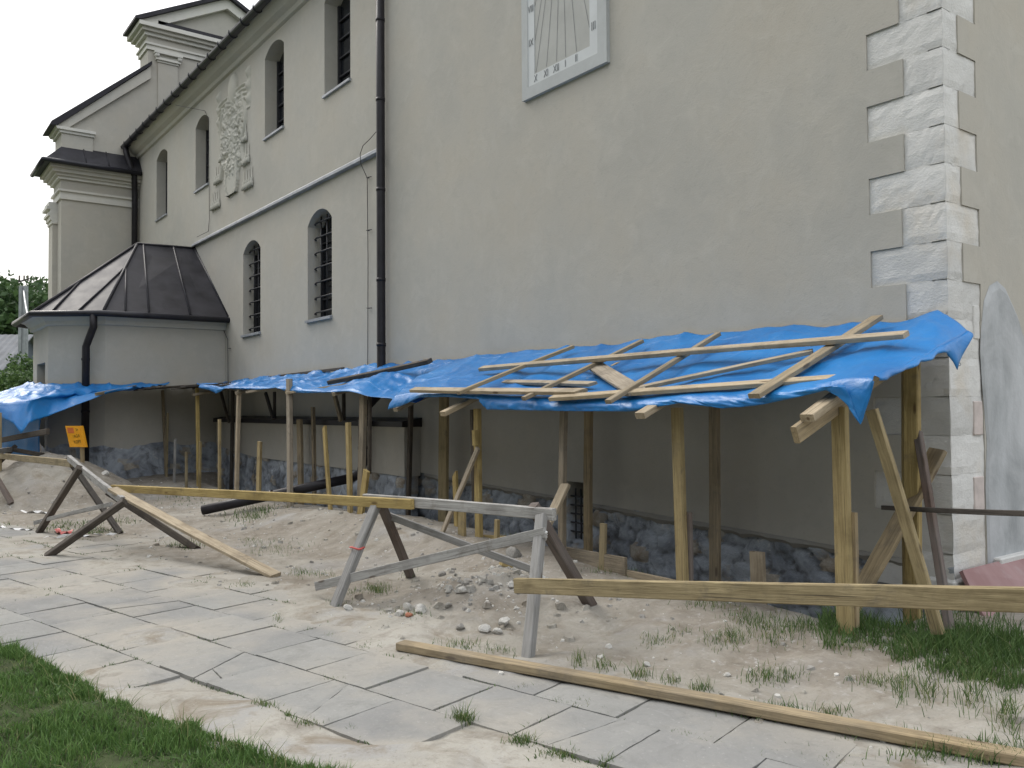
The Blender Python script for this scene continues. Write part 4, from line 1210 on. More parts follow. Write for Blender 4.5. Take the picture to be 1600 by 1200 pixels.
# ------------------------------------------------------------------ annex with hipped metal roof
def build_annex():
    A = empty('annex', (-21, 5, 0), 'low plastered annex with dark hipped sheet-metal roof', 'annex')
    wall = [(-19.22, 6.45), (-19.22, 3.92), (-19.98, 2.98), (-22.0, 2.98), (-23.2, 3.9), (-23.2, 6.45)]
    eave = [(-18.98, 6.42), (-18.98, 3.84), (-19.84, 2.72), (-22.35, 2.72), (-23.5, 3.8), (-23.5, 6.42)]
    ZE = 3.62
    bm = bmesh.new()
    # walls, with a door-like opening in the front facet
    ox0, ox1, oz = -20.35, -21.45, 2.62
    for k in range(len(wall) - 1):
        (xa, ya), (xb, yb) = wall[k], wall[k + 1]
        def q(*p): bm.faces.new([bm.verts.new(v) for v in p])
        if k != 2:
            q((xa, ya, -0.5), (xb, yb, -0.5), (xb, yb, ZE), (xa, ya, ZE))
        else:
            q((xa, ya, -.5), (ox0, ya, -.5), (ox0, ya, ZE), (xa, ya, ZE)); q((ox1, ya, -.5), (xb, ya, -.5), (xb, ya, ZE), (ox1, ya, ZE))
            q((ox0, ya, oz), (ox1, ya, oz), (ox1, ya, ZE), (ox0, ya, ZE))
            q((ox0, ya, -.5), (ox0, ya + .35, -.5), (ox0, ya + .35, oz), (ox0, ya, oz)); q((ox1, ya, -.5), (ox1, ya, oz), (ox1, ya + .35, oz), (ox1, ya + .35, -.5))
            q((ox0, ya, oz), (ox0, ya + .35, oz), (ox1, ya + .35, oz), (ox1, ya, oz))
            q((ox0, ya + .35, -.5), (ox1, ya + .35, -.5), (ox1, ya + .35, oz), (ox0, ya + .35, oz))
    bmesh.ops.remove_doubles(bm, verts=bm.verts[:], dist=1e-4)
    bm_obj('wall', bm, M['plaster'], A)
    # cornice and soffit
    bm = bmesh.new()
    def off(f):
        return [(w[0] + (e[0] - w[0]) * f, w[1] + (e[1] - w[1]) * f) for w, e in zip(wall, eave)]
    rings = [(0.02, 3.36), (0.22, 3.38), (0.28, 3.46), (0.60, 3.56), (0.98, 3.60)]
    R_ = [[bm.verts.new((x, y, z)) for x, y in off(f)] for f, z in rings]
    for a, b in zip(R_, R_[1:]):
        for k in range(len(wall) - 1):
            bm.faces.new((a[k], a[k + 1], b[k + 1], b[k]))
    bm_obj('cornice', bm, M['plaster_pale'], A)
    # roof facets as separate sheets with seams
    ra, rb = Vector((-21.45, 6.39, 5.56)), Vector((-21.60, 5.10, 5.56))
    E = [Vector((x, y, ZE + 0.02)) for x, y in eave]
    facets = [(E[0], E[1], rb, ra), (E[1], E[2], rb), (E[2], E[3], rb), (E[3], E[4], rb), (E[4], E[5], ra, rb)]
    for fc in facets:
        n = (fc[1] - fc[0]).cross(fc[2] - fc[0]).normalized()
        if n.z < 0: n = -n
        V = [p for p in fc] + [p - n * 0.03 for p in fc]; m_ = len(fc)
        Fc = [tuple(range(m_)), tuple(range(2 * m_ - 1, m_ - 1, -1))] + [(i, (i + 1) % m_, m_ + (i + 1) % m_, m_ + i) for i in range(m_)]
        mesh_obj('roof_sheet', V, Fc, M['roof_metal'], A)
    def seam(p, q, r=0.022): tube('standing_seam', [p + Vector((0, 0, .015)), q + Vector((0, 0, .015))], r, M['roof_metal'], A, 6)
    for k in range(1, 5): seam(E[k], rb, 0.03)
    seam(ra, rb, 0.03)
    for t in (0.33, 0.66):
        seam(E[0].lerp(E[1], t), ra.lerp(rb, t * 1.15 if t < .5 else .9))
    seam(E[0] + Vector((0.0, 0, 0.01)), ra, 0.035)
    seam(E[0].lerp(E[1], 0.84), E[1].lerp(rb, 0.62))
    for (a, b, t, h) in ((1, 2, .36, .62), (1, 2, .74, .40), (2, 3, .3, .5), (2, 3, .7, .4)):
        pe = E[a].lerp(E[b], t)
        seam(pe, pe.lerp(rb, 1.0) if h > .9 else (E[a].lerp(rb, h) if t < .5 else E[b].lerp(rb, h)))
    # gutter round the eave
    gp = [Vector((x + (x + 21) * 0.02, y - (0.07 if 0 < k < 5 else 0), ZE - 0.04)) for k, (x, y) in enumerate(eave)]
    tube('annex_gutter', gp, 0.065, M['gutter'], A, 10)
    pd = [Vector((-19.05, 3.66, 3.56)), Vector((-19.05, 3.66, 3.30)), Vector((-19.15, 3.60, 3.08)), Vector((-19.20, 3.55, 2.9)), Vector((-19.22, 3.55, 0.55))]
    p_ = tube('annex_downpipe', pd, 0.075, M['dark_metal'], A, 12)
    for z in (2.62, 1.55):
        tube('pipe_clamp', [(-19.22, 3.55, z), (-19.22, 3.55, z + .05)], 0.085, M['dark_metal'], p_, 12)
    # footing
    V, Fc = [], []
    pts = []
    for k in range(3):
        (xa, ya), (xb, yb) = wall[k], wall[k + 1]
        for t in np.linspace(0, 1, 40)[:-1]:
            pts.append((xa + (xb - xa) * t, ya + (yb - ya) * t))
    n = 16
    for (x, y) in pts:
        top = 0.86 + 0.13 * mnoise.noise(Vector((x * 1.3, y * 1.3, 2))) + 0.06 * mnoise.noise(Vector((x * 4, y * 4, 2)))
        dx, dy = x + 21.2, y - 5.0; L = math.hypot(dx, dy)
        for j in range(n):
            d = 0.02 + 0.05 * abs(mnoise.noise(Vector((x * 3, y * 3, j * 0.25)))) - (0.03 if j == n - 1 else 0)
            V.append((x + dx / L * d, y + dy / L * d, -0.3 + (top + 0.3) * j / (n - 1)))
    for i in range(len(pts) - 1):
        for j in range(n - 1):
            Fc.append((i * n + j, (i + 1) * n + j, (i + 1) * n + j + 1, i * n + j + 1))
    o = mesh_obj('footing', V, Fc, M['plinth'], A, smooth=True)
    stone_attrs(o, [v[0] + v[1] for v in V], [v[2] for v in V])
build_annex()

# ------------------------------------------------------------------ tarpaulin lean-to along the wall
RS, RZ, RY = 0.412, 1.66, 4.87                    # slope, height and distance of the roof plane's front edge
def roof_z(y): return RZ + RS * (y - RY)
def RP(u, v, off=0.0):
    d = ray(u, v)
    t = (RZ + off - RS * RY - EYE) / (d.z - RS * d.y)
    return EYEV + d * t
def poly_at(pts, f):
    """point at fraction f along a polyline"""
    d = [0.0]
    for a, b in zip(pts, pts[1:]): d.append(d[-1] + (b - a).length)
    s = f * d[-1]
    for i in range(len(pts) - 1):
        if s <= d[i + 1] or i == len(pts) - 2:
            t = (s - d[i]) / max(1e-6, d[i + 1] - d[i])
            return pts[i].lerp(pts[i + 1], t)
def tarp_sheet(name, front, back, hem, label, ns, nt, wr=0.02, sag=0.03, seed=0, ribs=()):
    """cloth between a front and a back edge, with a hanging hem whose lower edge is `hem`"""
    V, Fc = [], []
    nh = 9
    rows = nt + 1 + nh
    for i in range(ns + 1):
        f = i / ns
        a, b, h = poly_at(front, f), poly_at(back, f), poly_at(hem, f)
        for j in range(nh):                                      # hem, from its lower edge up to the front edge
            t = j / nh
            p = h.lerp(a, t)
            o = (0.030 * mnoise.noise(Vector((f * 45, t * 2, seed))) + 0.020 * mnoise.noise(Vector((f * 120, t * 4, seed)))) * (1.1 - t)
            V.append(p + Vector((0.008 * mnoise.noise(Vector((f * 30, t * 3, seed))), -0.02 * math.sin(math.pi * t) + o * 0.5, 0)))
        for j in range(nt + 1):
            t = j / nt
            p = a.lerp(b, t)
            e = math.sin(math.pi * min(1, t * 1.0))
            q = Vector((p.x * 1.6, p.y * 1.6, seed))
            fold = mnoise.noise(Vector((p.x * 0.9 + p.y * 1.5, p.x * 3.2 - p.y * 1.1, seed + 3)))
            crease = (1 - abs(mnoise.noise(Vector((p.x * 1.7 + p.y * 1.2, p.y * 2.1 - p.x * 0.7, seed + 8)))) * 4)
            z = wr * 1.1 * mnoise.noise(q) + wr * 0.9 * fold + wr * 0.8 * max(0, crease) + wr * 0.25 * mnoise.noise(q * 5)
            for fr_, am_ in ((2.6, 0.22), (6.0, 0.12), (15.0, 0.07)):
                z += wr * am_ * (1 - 3.2 * abs(mnoise.noise(Vector((p.x * fr_ * 0.8 + p.y * fr_ * 0.5, p.y * fr_ - p.x * fr_ * 0.3, seed + fr_)))))
            z -= sag * e * (0.6 + 0.4 * mnoise.noise(Vector((p.x * 1.1, 0, seed))))
            for (xr, amp) in ribs:
                z += amp * math.exp(-((p.x - xr) / 0.14) ** 2)
            V.append(p + Vector((0, 0, z * min(1, 0.25 + 3 * t))))
    for i in range(ns):
        for j in range(rows - 1):
            Fc.append((i * rows + j, (i + 1) * rows + j, (i + 1) * rows + j + 1, i * rows + j + 1))
    c = (front[0] + back[-1]) / 2
    o = mesh_obj(name, [v - c for v in V], Fc, M['tarp'], None, smooth=True, Mw=Matrix.Translation(c))
    sm = o.modifiers.new('thickness', 'SOLIDIFY'); sm.thickness = 0.003
    setp(o, label, 'tarpaulin', 'blue tarpaulins of the lean-to')
    return o

FY = 4.86
t1_front = [PY(u, v, FY) for u, v in ((618, 618), (655, 612), (700, 612), (752, 616), (870, 625), (985, 626), (1060, 620), (1150, 618), (1240, 608), (1322, 592), (1366, 588))]
t1_hem = [PY(u, v, FY - 0.04) for u, v in ((606, 640), (628, 634), (655, 621), (700, 620), (748, 624), (760, 640), (870, 642), (985, 643), (1060, 630), (1130, 638), (1180, 634), (1240, 622), (1322, 602), (1345, 664), (1366, 596))]
def yb(u, v): return PY(u, v, YW - 0.035)
t1_back = [yb(u, v) for u, v in ((676, 566), (720, 560), (760, 555), (790, 553), (845, 547), (905, 542), (960, 538), (1015, 533), (1070, 522), (1110, 526), (1180, 517), (1240, 507), (1290, 512), (1370, 505), (1425, 497), (1466, 484))] + [PY(1498, 506, YW - .2), PY(1512, 518, YW - .25)]
# resample the front so that its far end meets the corner flap
big_tarp = tarp_sheet('tarpaulin', t1_front, t1_back, t1_hem, 'big blue tarpaulin under loose battens on the near lean-to roof', 280, 64, 0.018, 0.035, 1.0, ribs=((-7.34, .02), (-6.25, .02), (-5.23, .02), (-3.7, .02)))

# its right side edge hangs over, with an eyelet at the corner
V, Fc = [], []
rows_ = 64 + 1 + 9
edge = [big_tarp.data.vertices[280 * rows_ + 9 + j].co.copy() + big_tarp.location for j in range(65)]
nd = 7
for j, p in enumerate(edge):
    t = j / 64
    d = 0.03 + 0.05 * max(0, mnoise.noise(Vector((t * 5, 0, 3)))) + 0.19 * math.exp(-((t - 0.86) / 0.09) ** 2)
    for k in range(nd + 1):
        f = k / nd
        V.append(p + Vector((0.035 * math.sin(f * 2.2) + 0.012 * math.sin(t * 40) * f, -0.06 * f * math.exp(-((t - 0.86) / 0.12) ** 2), -d * f)))
for j in range(64):
    for k in range(nd):
        Fc.append((j * (nd + 1) + k, (j + 1) * (nd + 1) + k, (j + 1) * (nd + 1) + k + 1, j * (nd + 1) + k + 1))
fl_ = mesh_obj('side_hem', V, Fc, M['tarp'], big_tarp, smooth=True)
fl_.modifiers.new('thickness', 'SOLIDIFY').thickness = 0.003
ey = V[55 * (nd + 1) + nd - 1]
bm = bmesh.new()
bmesh.ops.create_circle(bm, cap_ends=False, radius=0.012, segments=10)
ring_ = bmesh.ops.extrude_edge_only(bm, edges=bm.edges[:])
for v in [e for e in ring_['geom'] if isinstance(e, bmesh.types.BMVert)]: v.co *= 0.55
bm_obj('eyelet', bm, M['sheet_grey'], fl_, Mw=Matrix.Translation(Vector(ey) + Vector((0.012, -0.012, 0.005))) @ Matrix.Rotation(math.radians(90), 4, 'X') @ Matrix.Rotation(math.radians(35), 4, 'Y'))

t2_front = [PY(u, v, 5.02) for u, v in ((312, 601), (332, 602), (350, 605), (372, 603), (420, 604), (450, 602), (470, 606), (505, 609), (560, 607), (605, 612))] + [PY(650, 618, 4.95)]
t2_hem = [PY(u, v, 5.0) for u, v in ((312, 606), (326, 608), (338, 614), (352, 606), (372, 607), (405, 608), (432, 605), (452, 612), (480, 613), (520, 612), (560, 609), (606, 610))] + [PY(650, 616, 4.93)]
t2_back = [yb(u, v) for u, v in ((300, 603), (360, 597), (420, 590), (480, 583), (540, 577), (590, 571), (640, 567), (700, 562), (745, 556))]
mid_tarp = tarp_sheet('tarpaulin', t2_front, t2_back, t2_hem, 'creased blue tarpaulin on the middle lean-to roof beside the downpipe', 230, 46, 0.045, 0.02, 5.0)
for p in mid_tarp.data.vertices: p.co.z -= 0.012 + 0.07 * float(sstep(-10.3, -9.5, np.array([p.co.x + mid_tarp.location.x]))[0])

# far tarp wrapped around the annex
t3_back = [Vector((-22.0, 2.9, 2.22)), Vector((-20.9, 2.9, 2.20)), Vector((-19.95, 2.9, 2.18)), Vector((-19.15, 3.85, 2.12)), Vector((-19.15, 5.2, 2.12))]
t3_front = [PY(-55, 632, 1.75), PY(0, 631, 1.95), PY(45, 627, 2.35), PY(105, 621, 3.1), PY(170, 612, 3.75), PY(208, 604, 4.2)]
t3_hem = [PY(-55, 648, 1.74), PY(0, 652, 1.93), PY(22, 662, 2.1), PY(33, 677, 2.2), PY(46, 660, 2.33), PY(75, 650, 2.68), PY(110, 636, 3.08), PY(168, 615, 3.74), PY(208, 606, 4.19)]
far_tarp = tarp_sheet('tarpaulin', t3_front, t3_back, t3_hem, 'far blue tarpaulin with a drooping flap wrapped around the annex', 130, 40, 0.05, 0.03, 9.0)

# upright blue sheet behind a dark rail at the far left
V, Fc = [], []
for i in range(25):
    for j in range(9):
        f, t = i / 24, j / 8
        a, b = PY(62, 712, 2.72), PY(-30, 716, 1.95)
        p = a.lerp(b, f) + Vector((0, 0, 1.15 * t))
        V.append(p + Vector((0.02 * math.sin(f * 30), 0.04 * mnoise.noise(Vector((f * 8, t * 2, 0))), 0)))
for i in range(24):
    for j in range(8):
        Fc.append((i * 9 + j, (i + 1) * 9 + j, (i + 1) * 9 + j + 1, i * 9 + j + 1))
o = mesh_obj('tarpaulin', V, Fc, M['tarp'], smooth=True)
o.modifiers.new('thickness', 'SOLIDIFY').thickness = 0.003
setp(o, 'dark blue sheet hanging upright behind the sand heap', 'tarpaulin', 'blue tarpaulins of the lean-to')

# --- timber frame of the near section
def vpost(name, u0, v0, u1, v1, y, w, t, mat, parent, sink=0.15, ztop=None, wide=(1, 0, 0), **k):
    a, b = PY(u1, v1, y), PY(u0, v0, y)
    d = (b - a)
    if ztop is not None: b = a + d * ((ztop - a.z) / d.z)
    a = a - d.normalized() * sink
    return board(name, a, b, w, t, mat, parent, wide=wide, **k)
near = empty('lean_to_frame', (-5.3, 5.2, 0), 'timber posts and rafters holding up the big near tarpaulin', 'timber frame', 'lean-to frames')
YP = 5.08
zt = roof_z(YP) - 0.16
near_posts = []
for (u0, v0, u1, v1, w, mt) in ((1312, 640, 1321, 968, 0.105, 'wood_y'), (1058, 640, 1068, 945, 0.095, 'wood_y'), (746, 640, 749, 842, 0.085, 'wood_y'), (881, 650, 879, 852, 0.07, 'wood_o')):
    near_posts.append(vpost('post', u0, v0, u1, v1, YP, w, 0.05, M[mt], near, 0.2, zt))
# splice boards at the feet
board('splice', PY(1327, 800, YP + 0.045), PY(1330, 978, YP + 0.045), 0.10, 0.035, M['wood_o'], near, wide=(1, 0, 0))
board('splice', PY(1074, 800, YP + 0.04), PY(1076, 935, YP + 0.04), 0.08, 0.03, M['wood_b'], near, wide=(1, 0, 0))
board('splice', PY(738, 640, YP + 0.05), PY(741, 800, YP + 0.05), 0.05, 0.035, M['wood_d'], near, wide=(1, 0, 0))
# rafters
for x, y0 in ((-3.14, 4.66), (-4.60, 4.68), (-7.42, 4.70), (-6.05, 4.92), (-8.8, 4.92)):
    dz_ = 0.055 if x > -7.5 else 0.13
    board('rafter', (x, y0, roof_z(y0) - (0.055 if x > -8 else 0.10)), (x, 6.33, roof_z(6.33) - dz_), 0.10, 0.05, M['wood_p'], near, wide=(1, 0, 0))
board('rafter', (-3.20, 4.62, roof_z(4.62) - 0.145), (-3.19, 6.3, roof_z(6.3) - 0.145), 0.11, 0.045, M['wood_o'], near, wide=(0, 0, 1))
# posts standing against the wall
for (u0, u1, v1, w, mt) in ((694, 693, 822, 0.19, 'wood_y'), (642, 638, 800, 0.075, 'wood_d'), (921, 920, 838, 0.10, 'wood_o'), (1116, 1117, 912, 0.10, 'wood_o')):
    vpost('wall_post', u0, 640, u1, v1, 6.10, w, 0.05, M[mt], near, 0.5, roof_z(6.1) - (0.10 if u0 > 700 else 0.22))
vpost('corner_post', 1424, 560, 1427, 945, 5.98, 0.105, 0.06, M['wood_y'], near, 0.3, roof_z(5.98) - 0.08)
vpost('corner_post', 1416, 600, 1418, 945, 6.05, 0.05, 0.05, M['wood_y'], near, 0.3, roof_z(6.05) - 0.12)
# braces on the third post
board('brace', PY(747, 700, YP - 0.06), G(688, 832) - Vector((0, 0, .05)), 0.06, 0.03, M['wood_p'], near, wide=(1, 0, 0.3))
board('cleat', PY(742, 672, YP - 0.06), PY(743, 696, YP - 0.06), 0.055, 0.05, M['wood_y'], near, wide=(1, 0, 0))
board('brace', PY(884, 757, YP - 0.03), PY(846, 838, 4.75), 0.115, 0.035, M['wood_p'], near, wide=(1, 0, 0.1))

# --- battens and boards lying on the near tarpaulin
TOPB = 0.035
def batten(name, a, b, w, t, mat, label, off=TOPB, **k):
    oa, ob = off if isinstance(off, tuple) else (off, off)
    p, q = RP(*a, oa + 0.022), RP(*b, ob + 0.022)
    up = Vector((0, -RS, 1)).normalized()
    wd = (q - p).cross(up)
    o = board('batten', p, q, w, t, M[mat], None, wide=wd, **k)
    return setp(o, label, 'batten', 'boards weighing down the tarpaulins')
batten('batten', (1371, 496), (1178, 619), 0.095, 0.035, 'wood_o', 'broad batten running down the near tarpaulin closest to the white corner stones', 0.05)
batten('batten', (1122, 522), (950, 628), 0.06, 0.035, 'wood_o', 'batten running down the tarpaulin, crossing the wide short board', 0.055)
batten('batten', (1003, 533), (818, 623), 0.06, 0.035, 'wood_o', 'batten running down the tarpaulin over the short cross lath', 0.055)
batten('batten', (895, 542), (716, 614), 0.06, 0.035, 'wood_o', 'leftmost batten running down the near tarpaulin', (0.05, 0.15))
batten('batten', (752, 576), (1416, 523), 0.085, 0.04, 'wood_p', 'longest splintered board lying lengthwise across the near tarpaulin', 0.095, chip=0.006, warp=0.001)
batten('batten', (1270, 549), (1000, 606), 0.06, 0.03, 'wood_p', 'slanting batten in the middle of the near tarpaulin', 0.03)
batten('batten', (645, 609), (908, 612), 0.09, 0.035, 'wood_p', 'pale board along the left front edge of the near tarpaulin', (0.16, 0.045), cut1=-0.8)
batten('batten', (862, 622), (1362, 588), 0.08, 0.035, 'wood_p', 'long board along the right front edge of the near tarpaulin', 0.025, warp=0.001)
batten('batten', (788, 597), (926, 600), 0.07, 0.03, 'wood_p', 'short cross lath lying in the middle left of the near tarpaulin', 0.025, cut1=-0.7)
batten('batten', (928, 570), (996, 612), 0.15, 0.025, 'wood_p', 'wide short board lying askew on the near tarpaulin', 0.028)
batten('batten', (515, 597), (672, 564), 0.10, 0.06, 'wood_d', 'dark weathered beam lying on the middle tarpaulin', 0.10)
def lath(u0, v0, y0, u1, v1, y1, w, mat, label):
    o = board('lath', PY(u0, v0, y0), PY(u1, v1, y1), w, 0.03, M[mat], None, wide=(0, 0, 1))
    setp(o, label, 'lath', 'laths at the middle tarpaulin')
lath(308, 605, 6.33, 447, 588, 6.33, 0.05, 'wood_o', 'brown lath along the wall edge of the middle tarpaulin, left end')
lath(420, 590, 6.30, 537, 576, 6.30, 0.05, 'wood_d', 'dark lath along the wall edge of the middle tarpaulin, near the pipe')
lath(385, 613, 4.95, 458, 600, 5.30, 0.035, 'wood_p', 'thin lath poking out left of the tallest protruding post')
lath(447, 614, 4.95, 562, 598, 5.4, 0.035, 'wood_p', 'thin lath poking out right of the tallest protruding post')
for k, (u0, v0, u1, v1) in enumerate(((205, 608, 258, 604), (222, 614, 262, 611), (240, 605, 300, 603), (262, 613, 305, 606))):
    o = board('lath', PY(u0, v0, 5.1 + 0.2 * k), PY(u1, v1, 5.1 + 0.2 * k), 0.05, 0.04, M['wood_d'], None, wide=(0, 0, 1))
    setp(o, ['dark lath at the right tip of the far tarpaulin', 'lowest dark lath between the far and middle tarpaulins', 'uppermost dark lath against the wall between the far and middle tarpaulins', 'dark lath poking out left of the middle tarpaulin'][k], 'lath', 'dark scraps between tarpaulins')

# dark felted boards roofing the inner corner between the annex and the nave
BR = empty('felted_cover', (-17.8, 5.2, 2.1), 'dark felted boards roofing the corner between annex and nave', 'boards')
rb_ = random.Random(21)
xx = -19.15
while xx < -15.9:
    w_ = rb_.uniform(0.30, 0.42)
    yf_ = 4.25 + (xx + w_ / 2 + 18.6) * 0.36 + rb_.uniform(-.08, .08)
    board('roof_board', (xx + w_ / 2, yf_, 2.02 + rb_.uniform(-.02, .02)), (xx + w_ / 2, 6.34, 2.16 + rb_.uniform(-.01, .02)), w_ - 0.006, 0.03, M['wood_d'], BR, wide=(1, 0, 0))
    xx += w_
# --- timber frame of the middle section
midf = empty('lean_to_frame', (-13, 5.2, 0), 'timber posts and rafters holding up the middle tarpaulin', 'timber frame', 'lean-to frames')
for (u0, v0, u1, v1, y, w, mt) in ((568, 612, 563, 805, 5.15, 0.12, 'wood_o'), (452, 592, 453, 790, 5.0, 0.115, 'wood_p'), (374, 608, 370, 772, 5.05, 0.085, 'wood_p'), (308, 606, 310, 772, 5.1, 0.075, 'wood_y')):
    vpost('post', u0, v0, u1, v1, y, w, 0.06, M[mt], midf, 0.25)
vpost('post', 573, 735, 563, 806, 5.09, 0.125, 0.04, M['wood_y'], midf, 0.2)
vpost('post', 313, 690, 312, 772, 5.05, 0.07, 0.04, M['wood_y'], midf, 0.2)
vpost('post', 578, 612, 577, 740, 5.2, 0.05, 0.04, M['wood_d'], midf, 0.0)
for (u0, v0, u1, v1, mt, w) in ((364, 610, 361, 765, 'wood_d', 0.10), (468, 655, 470, 775, 'wood_o', 0.16), (489, 636, 491, 770, 'wood_o', 0.08)):
    vpost('wall_post', u0, v0, u1, v1, 5.95, w, 0.05, M[mt], midf, 0.2)
board('strut', PY(345, 612, 5.9), PY(358, 660, 5.95), 0.05, 0.05, M['wood_d'], midf)
board('strut', PY(415, 614, 6.0), PY(427, 655, 6.0), 0.06, 0.05, M['wood_d'], midf)
board('strut', PY(429, 612, 6.05), PY(429, 655, 6.05), 0.05, 0.05, M['wood_d'], midf)
board('strut', PY(522, 614, 6.0), PY(533, 657, 6.0), 0.08, 0.05, M['wood_o'], midf)
board('strut', PY(537, 612, 6.05), PY(537, 657, 6.05), 0.05, 0.05, M['wood_d'], midf)
for x in (-10.6, -12.2, -14.4, -16.8):
    y0 = 4.98
    zf, zb_ = float(np.interp(x, [-17, -12, -10], [1.88, 1.86, 1.76])), 2.14
    board('rafter', (x, y0, zf), (x, 6.3, zb_), 0.08, 0.05, M['wood_o'], midf, wide=(1, 0, 0))
# --- far section around the annex
farf = empty('lean_to_frame', (-19, 4, 0), 'weathered posts and rails under the far tarpaulin by the annex', 'timber frame', 'lean-to frames')
vpost('post', 197, 608, 192, 670, 4.35, 0.13, 0.06, M['wood_o'], farf, 0.0)
vpost('post', 195, 668, 191, 735, 4.42, 0.12, 0.06, M['wood_d'], farf, 0.3)
vpost('post', 254, 610, 260, 752, 5.05, 0.075, 0.05, M['wood_o'], farf, 0.2)
vpost('post', 262, 645, 260, 752, 5.02, 0.06, 0.04, M['wood_y'], farf, 0.2)
board('rail', PY(150, 616, 3.5), PY(212, 604, 4.45), 0.06, 0.05, M['wood_o'], farf, wide=(0, 0, 1))
board('rail', PY(-20, 692, 1.95), PY(75, 674, 2.5), 0.10, 0.05, M['wood_d'], farf, wide=(0, 0, 1))
vpost('post', 0, 645, 0, 735, 1.90, 0.09, 0.05, M['wood_y'], farf, 0.4)
board('rail', PY(155, 733, 4.2), PY(212, 738, 4.6), 0.16, 0.05, M['wood_d'], farf, wide=(0, 0, 1))

# --- stakes driven along the trench, each on its own
def stake(u0, v0, u1, v1, y, w, t, mat, label, cut=0.0, sink=0.3, wide=(1, 0, 0)):
    a, b = PY(u1, v1, y), PY(u0, v0, y)
    a = a - (b - a).normalized() * sink
    o = board('stake', a, b, w, t, M[mat], None, wide=wide, cut1=cut)
    return setp(o, label, 'stake', 'stakes along the trench')
stake(343, 655, 343, 774, 5.0, 0.085, 0.04, 'wood_y', 'yellow stake standing between the two slim posts, level with the dark ledge')
stake(406, 690, 404, 774, 5.05, 0.135, 0.04, 'wood_y', 'broad short stake with bark edges left of the tallest protruding post')
stake(544, 660, 547, 808, 5.05, 0.085, 0.05, 'wood_y', 'square pale stake just left of the yellow-footed post')
stake(507, 667, 517, 800, 5.1, 0.075, 0.04, 'wood_y', 'thin tilted stake standing in front of the black drainpipe', 0.4)
stake(222, 655, 221, 742, 5.3, 0.06, 0.04, 'wood_y', 'faint dark stake second from the far post')
stake(243, 666, 242, 757, 5.0, 0.06, 0.04, 'wood_y', 'stake just left of the far spliced post')
stake(274, 686, 272, 758, 4.9, 0.06, 0.04, 'wood_lg', 'whitish stake right of the far spliced post')
stake(291, 706, 291, 762, 4.85, 0.06, 0.04, 'wood_y', 'shortest yellow stake of the far row')
stake(943, 818, 942, 866, 5.12, 0.065, 0.035, 'wood_y', 'short yellow stake behind the shuttering board')
stake(777, 812, 776, 842, 4.95, 0.05, 0.04, 'wood_y', 'stubby stake right of the third near post')
stake(1183, 862, 1186, 925, 5.6, 0.12, 0.05, 'wood_p', 'pale round-topped stake against the coated plinth')
stake(711, 740, 714, 836, 5.3, 0.075, 0.035, 'wood_y', 'yellow slat with a pointed top beside the widest wall post', 0.9)
stake(722, 782, 722, 836, 5.0, 0.12, 0.03, 'wood_y', 'stubby wide board left of the third near post')
# leaning timbers at the corner
def lean(u0, v0, y0, u1, v1, y1, w, t, mat, label, wide=(1, 0, 0)):
    o = board('leaning_board', PY(u1, v1, y1), PY(u0, v0, y0), w, t, M[mat], None, wide=wide)
    return setp(o, label, 'board', 'boards leaning by the corner')
lean(1362, 640, 5.05, 1466, 990, 5.25, 0.075, 0.04, 'wood_y', 'yellow batten slanting down to the right across the corner post')
lean(1466, 703, 6.15, 1330, 950, 5.55, 0.15, 0.04, 'wood_o', 'wide stained plank slanting down to the left by the corner', (1, 0, .5))
lean(1434, 675, 6.0, 1484, 985, 5.55, 0.05, 0.06, 'wood_b', 'thin two-toned slat slanting down beside the white corner')
o = board('thin_rail', PY(1380, 793, 5.45), PY(1660, 804, 4.6), 0.03, 0.03, M['wood_d'], None)
setp(o, 'thin dark rail sticking out horizontally past the corner', 'rail')
# shuttering boards that retain the spoil
def shutter(u0, v0, u1, v1, y0, y1, w, mat, label):
    a, b = PY(u0, v0, y0), PY(u1, v1, y1)
    o = board('shuttering_board', a - Vector((0, 0, w / 2)), b - Vector((0, 0, w / 2)), w, 0.03, M[mat], None, wide=(0, 0, 1))
    setp(o, label, 'board', 'shuttering boards along the trench')
shutter(882, 854, 978, 871, 5.16, 5.10, 0.16, 'wood_o', 'shuttering board holding back spoil behind the dark slanted sawhorse leg')
shutter(968, 888, 1082, 912, 5.12, 5.10, 0.10, 'wood_o', 'low shuttering board at the foot of the second near post')
shutter(690, 832, 800, 838, 5.2, 5.12, 0.10, 'wood_y', 'shuttering board at the foot of the third near post')
shutter(245, 745, 330, 770, 5.0, 4.9, 0.10, 'wood_g', 'mossy shuttering board in the far row of stakes')

# --- red sheet leaning on the side wall and things at the corner
bm = bmesh.new()
pa, pb = Vector((XC + 0.05, 6.42, 0.38)), Vector((XC + 0.05, 8.2, 0.38))
pc, pd = Vector((XC + 0.42, 8.2, 0.0)), Vector((XC + 0.30, 6.28, 0.02))
nrm = (pb - pa).cross(pd - pa).normalized() * 0.03
v_ = [bm.verts.new(p) for p in (pa, pb, pc, pd)] + [bm.verts.new(p + nrm) for p in (pa, pb, pc, pd)]
for f in ((0, 1, 2, 3), (7, 6, 5, 4), (0, 4, 5, 1), (1, 5, 6, 2), (2, 6, 7, 3), (3, 7, 4, 0)): bm.faces.new([v_[i] for i in f])
o = bm_obj('leaning_sheet', bm, M['red_slab'])
setp(o, 'faded red sheet leaning against the foot of the corner', 'sheet')

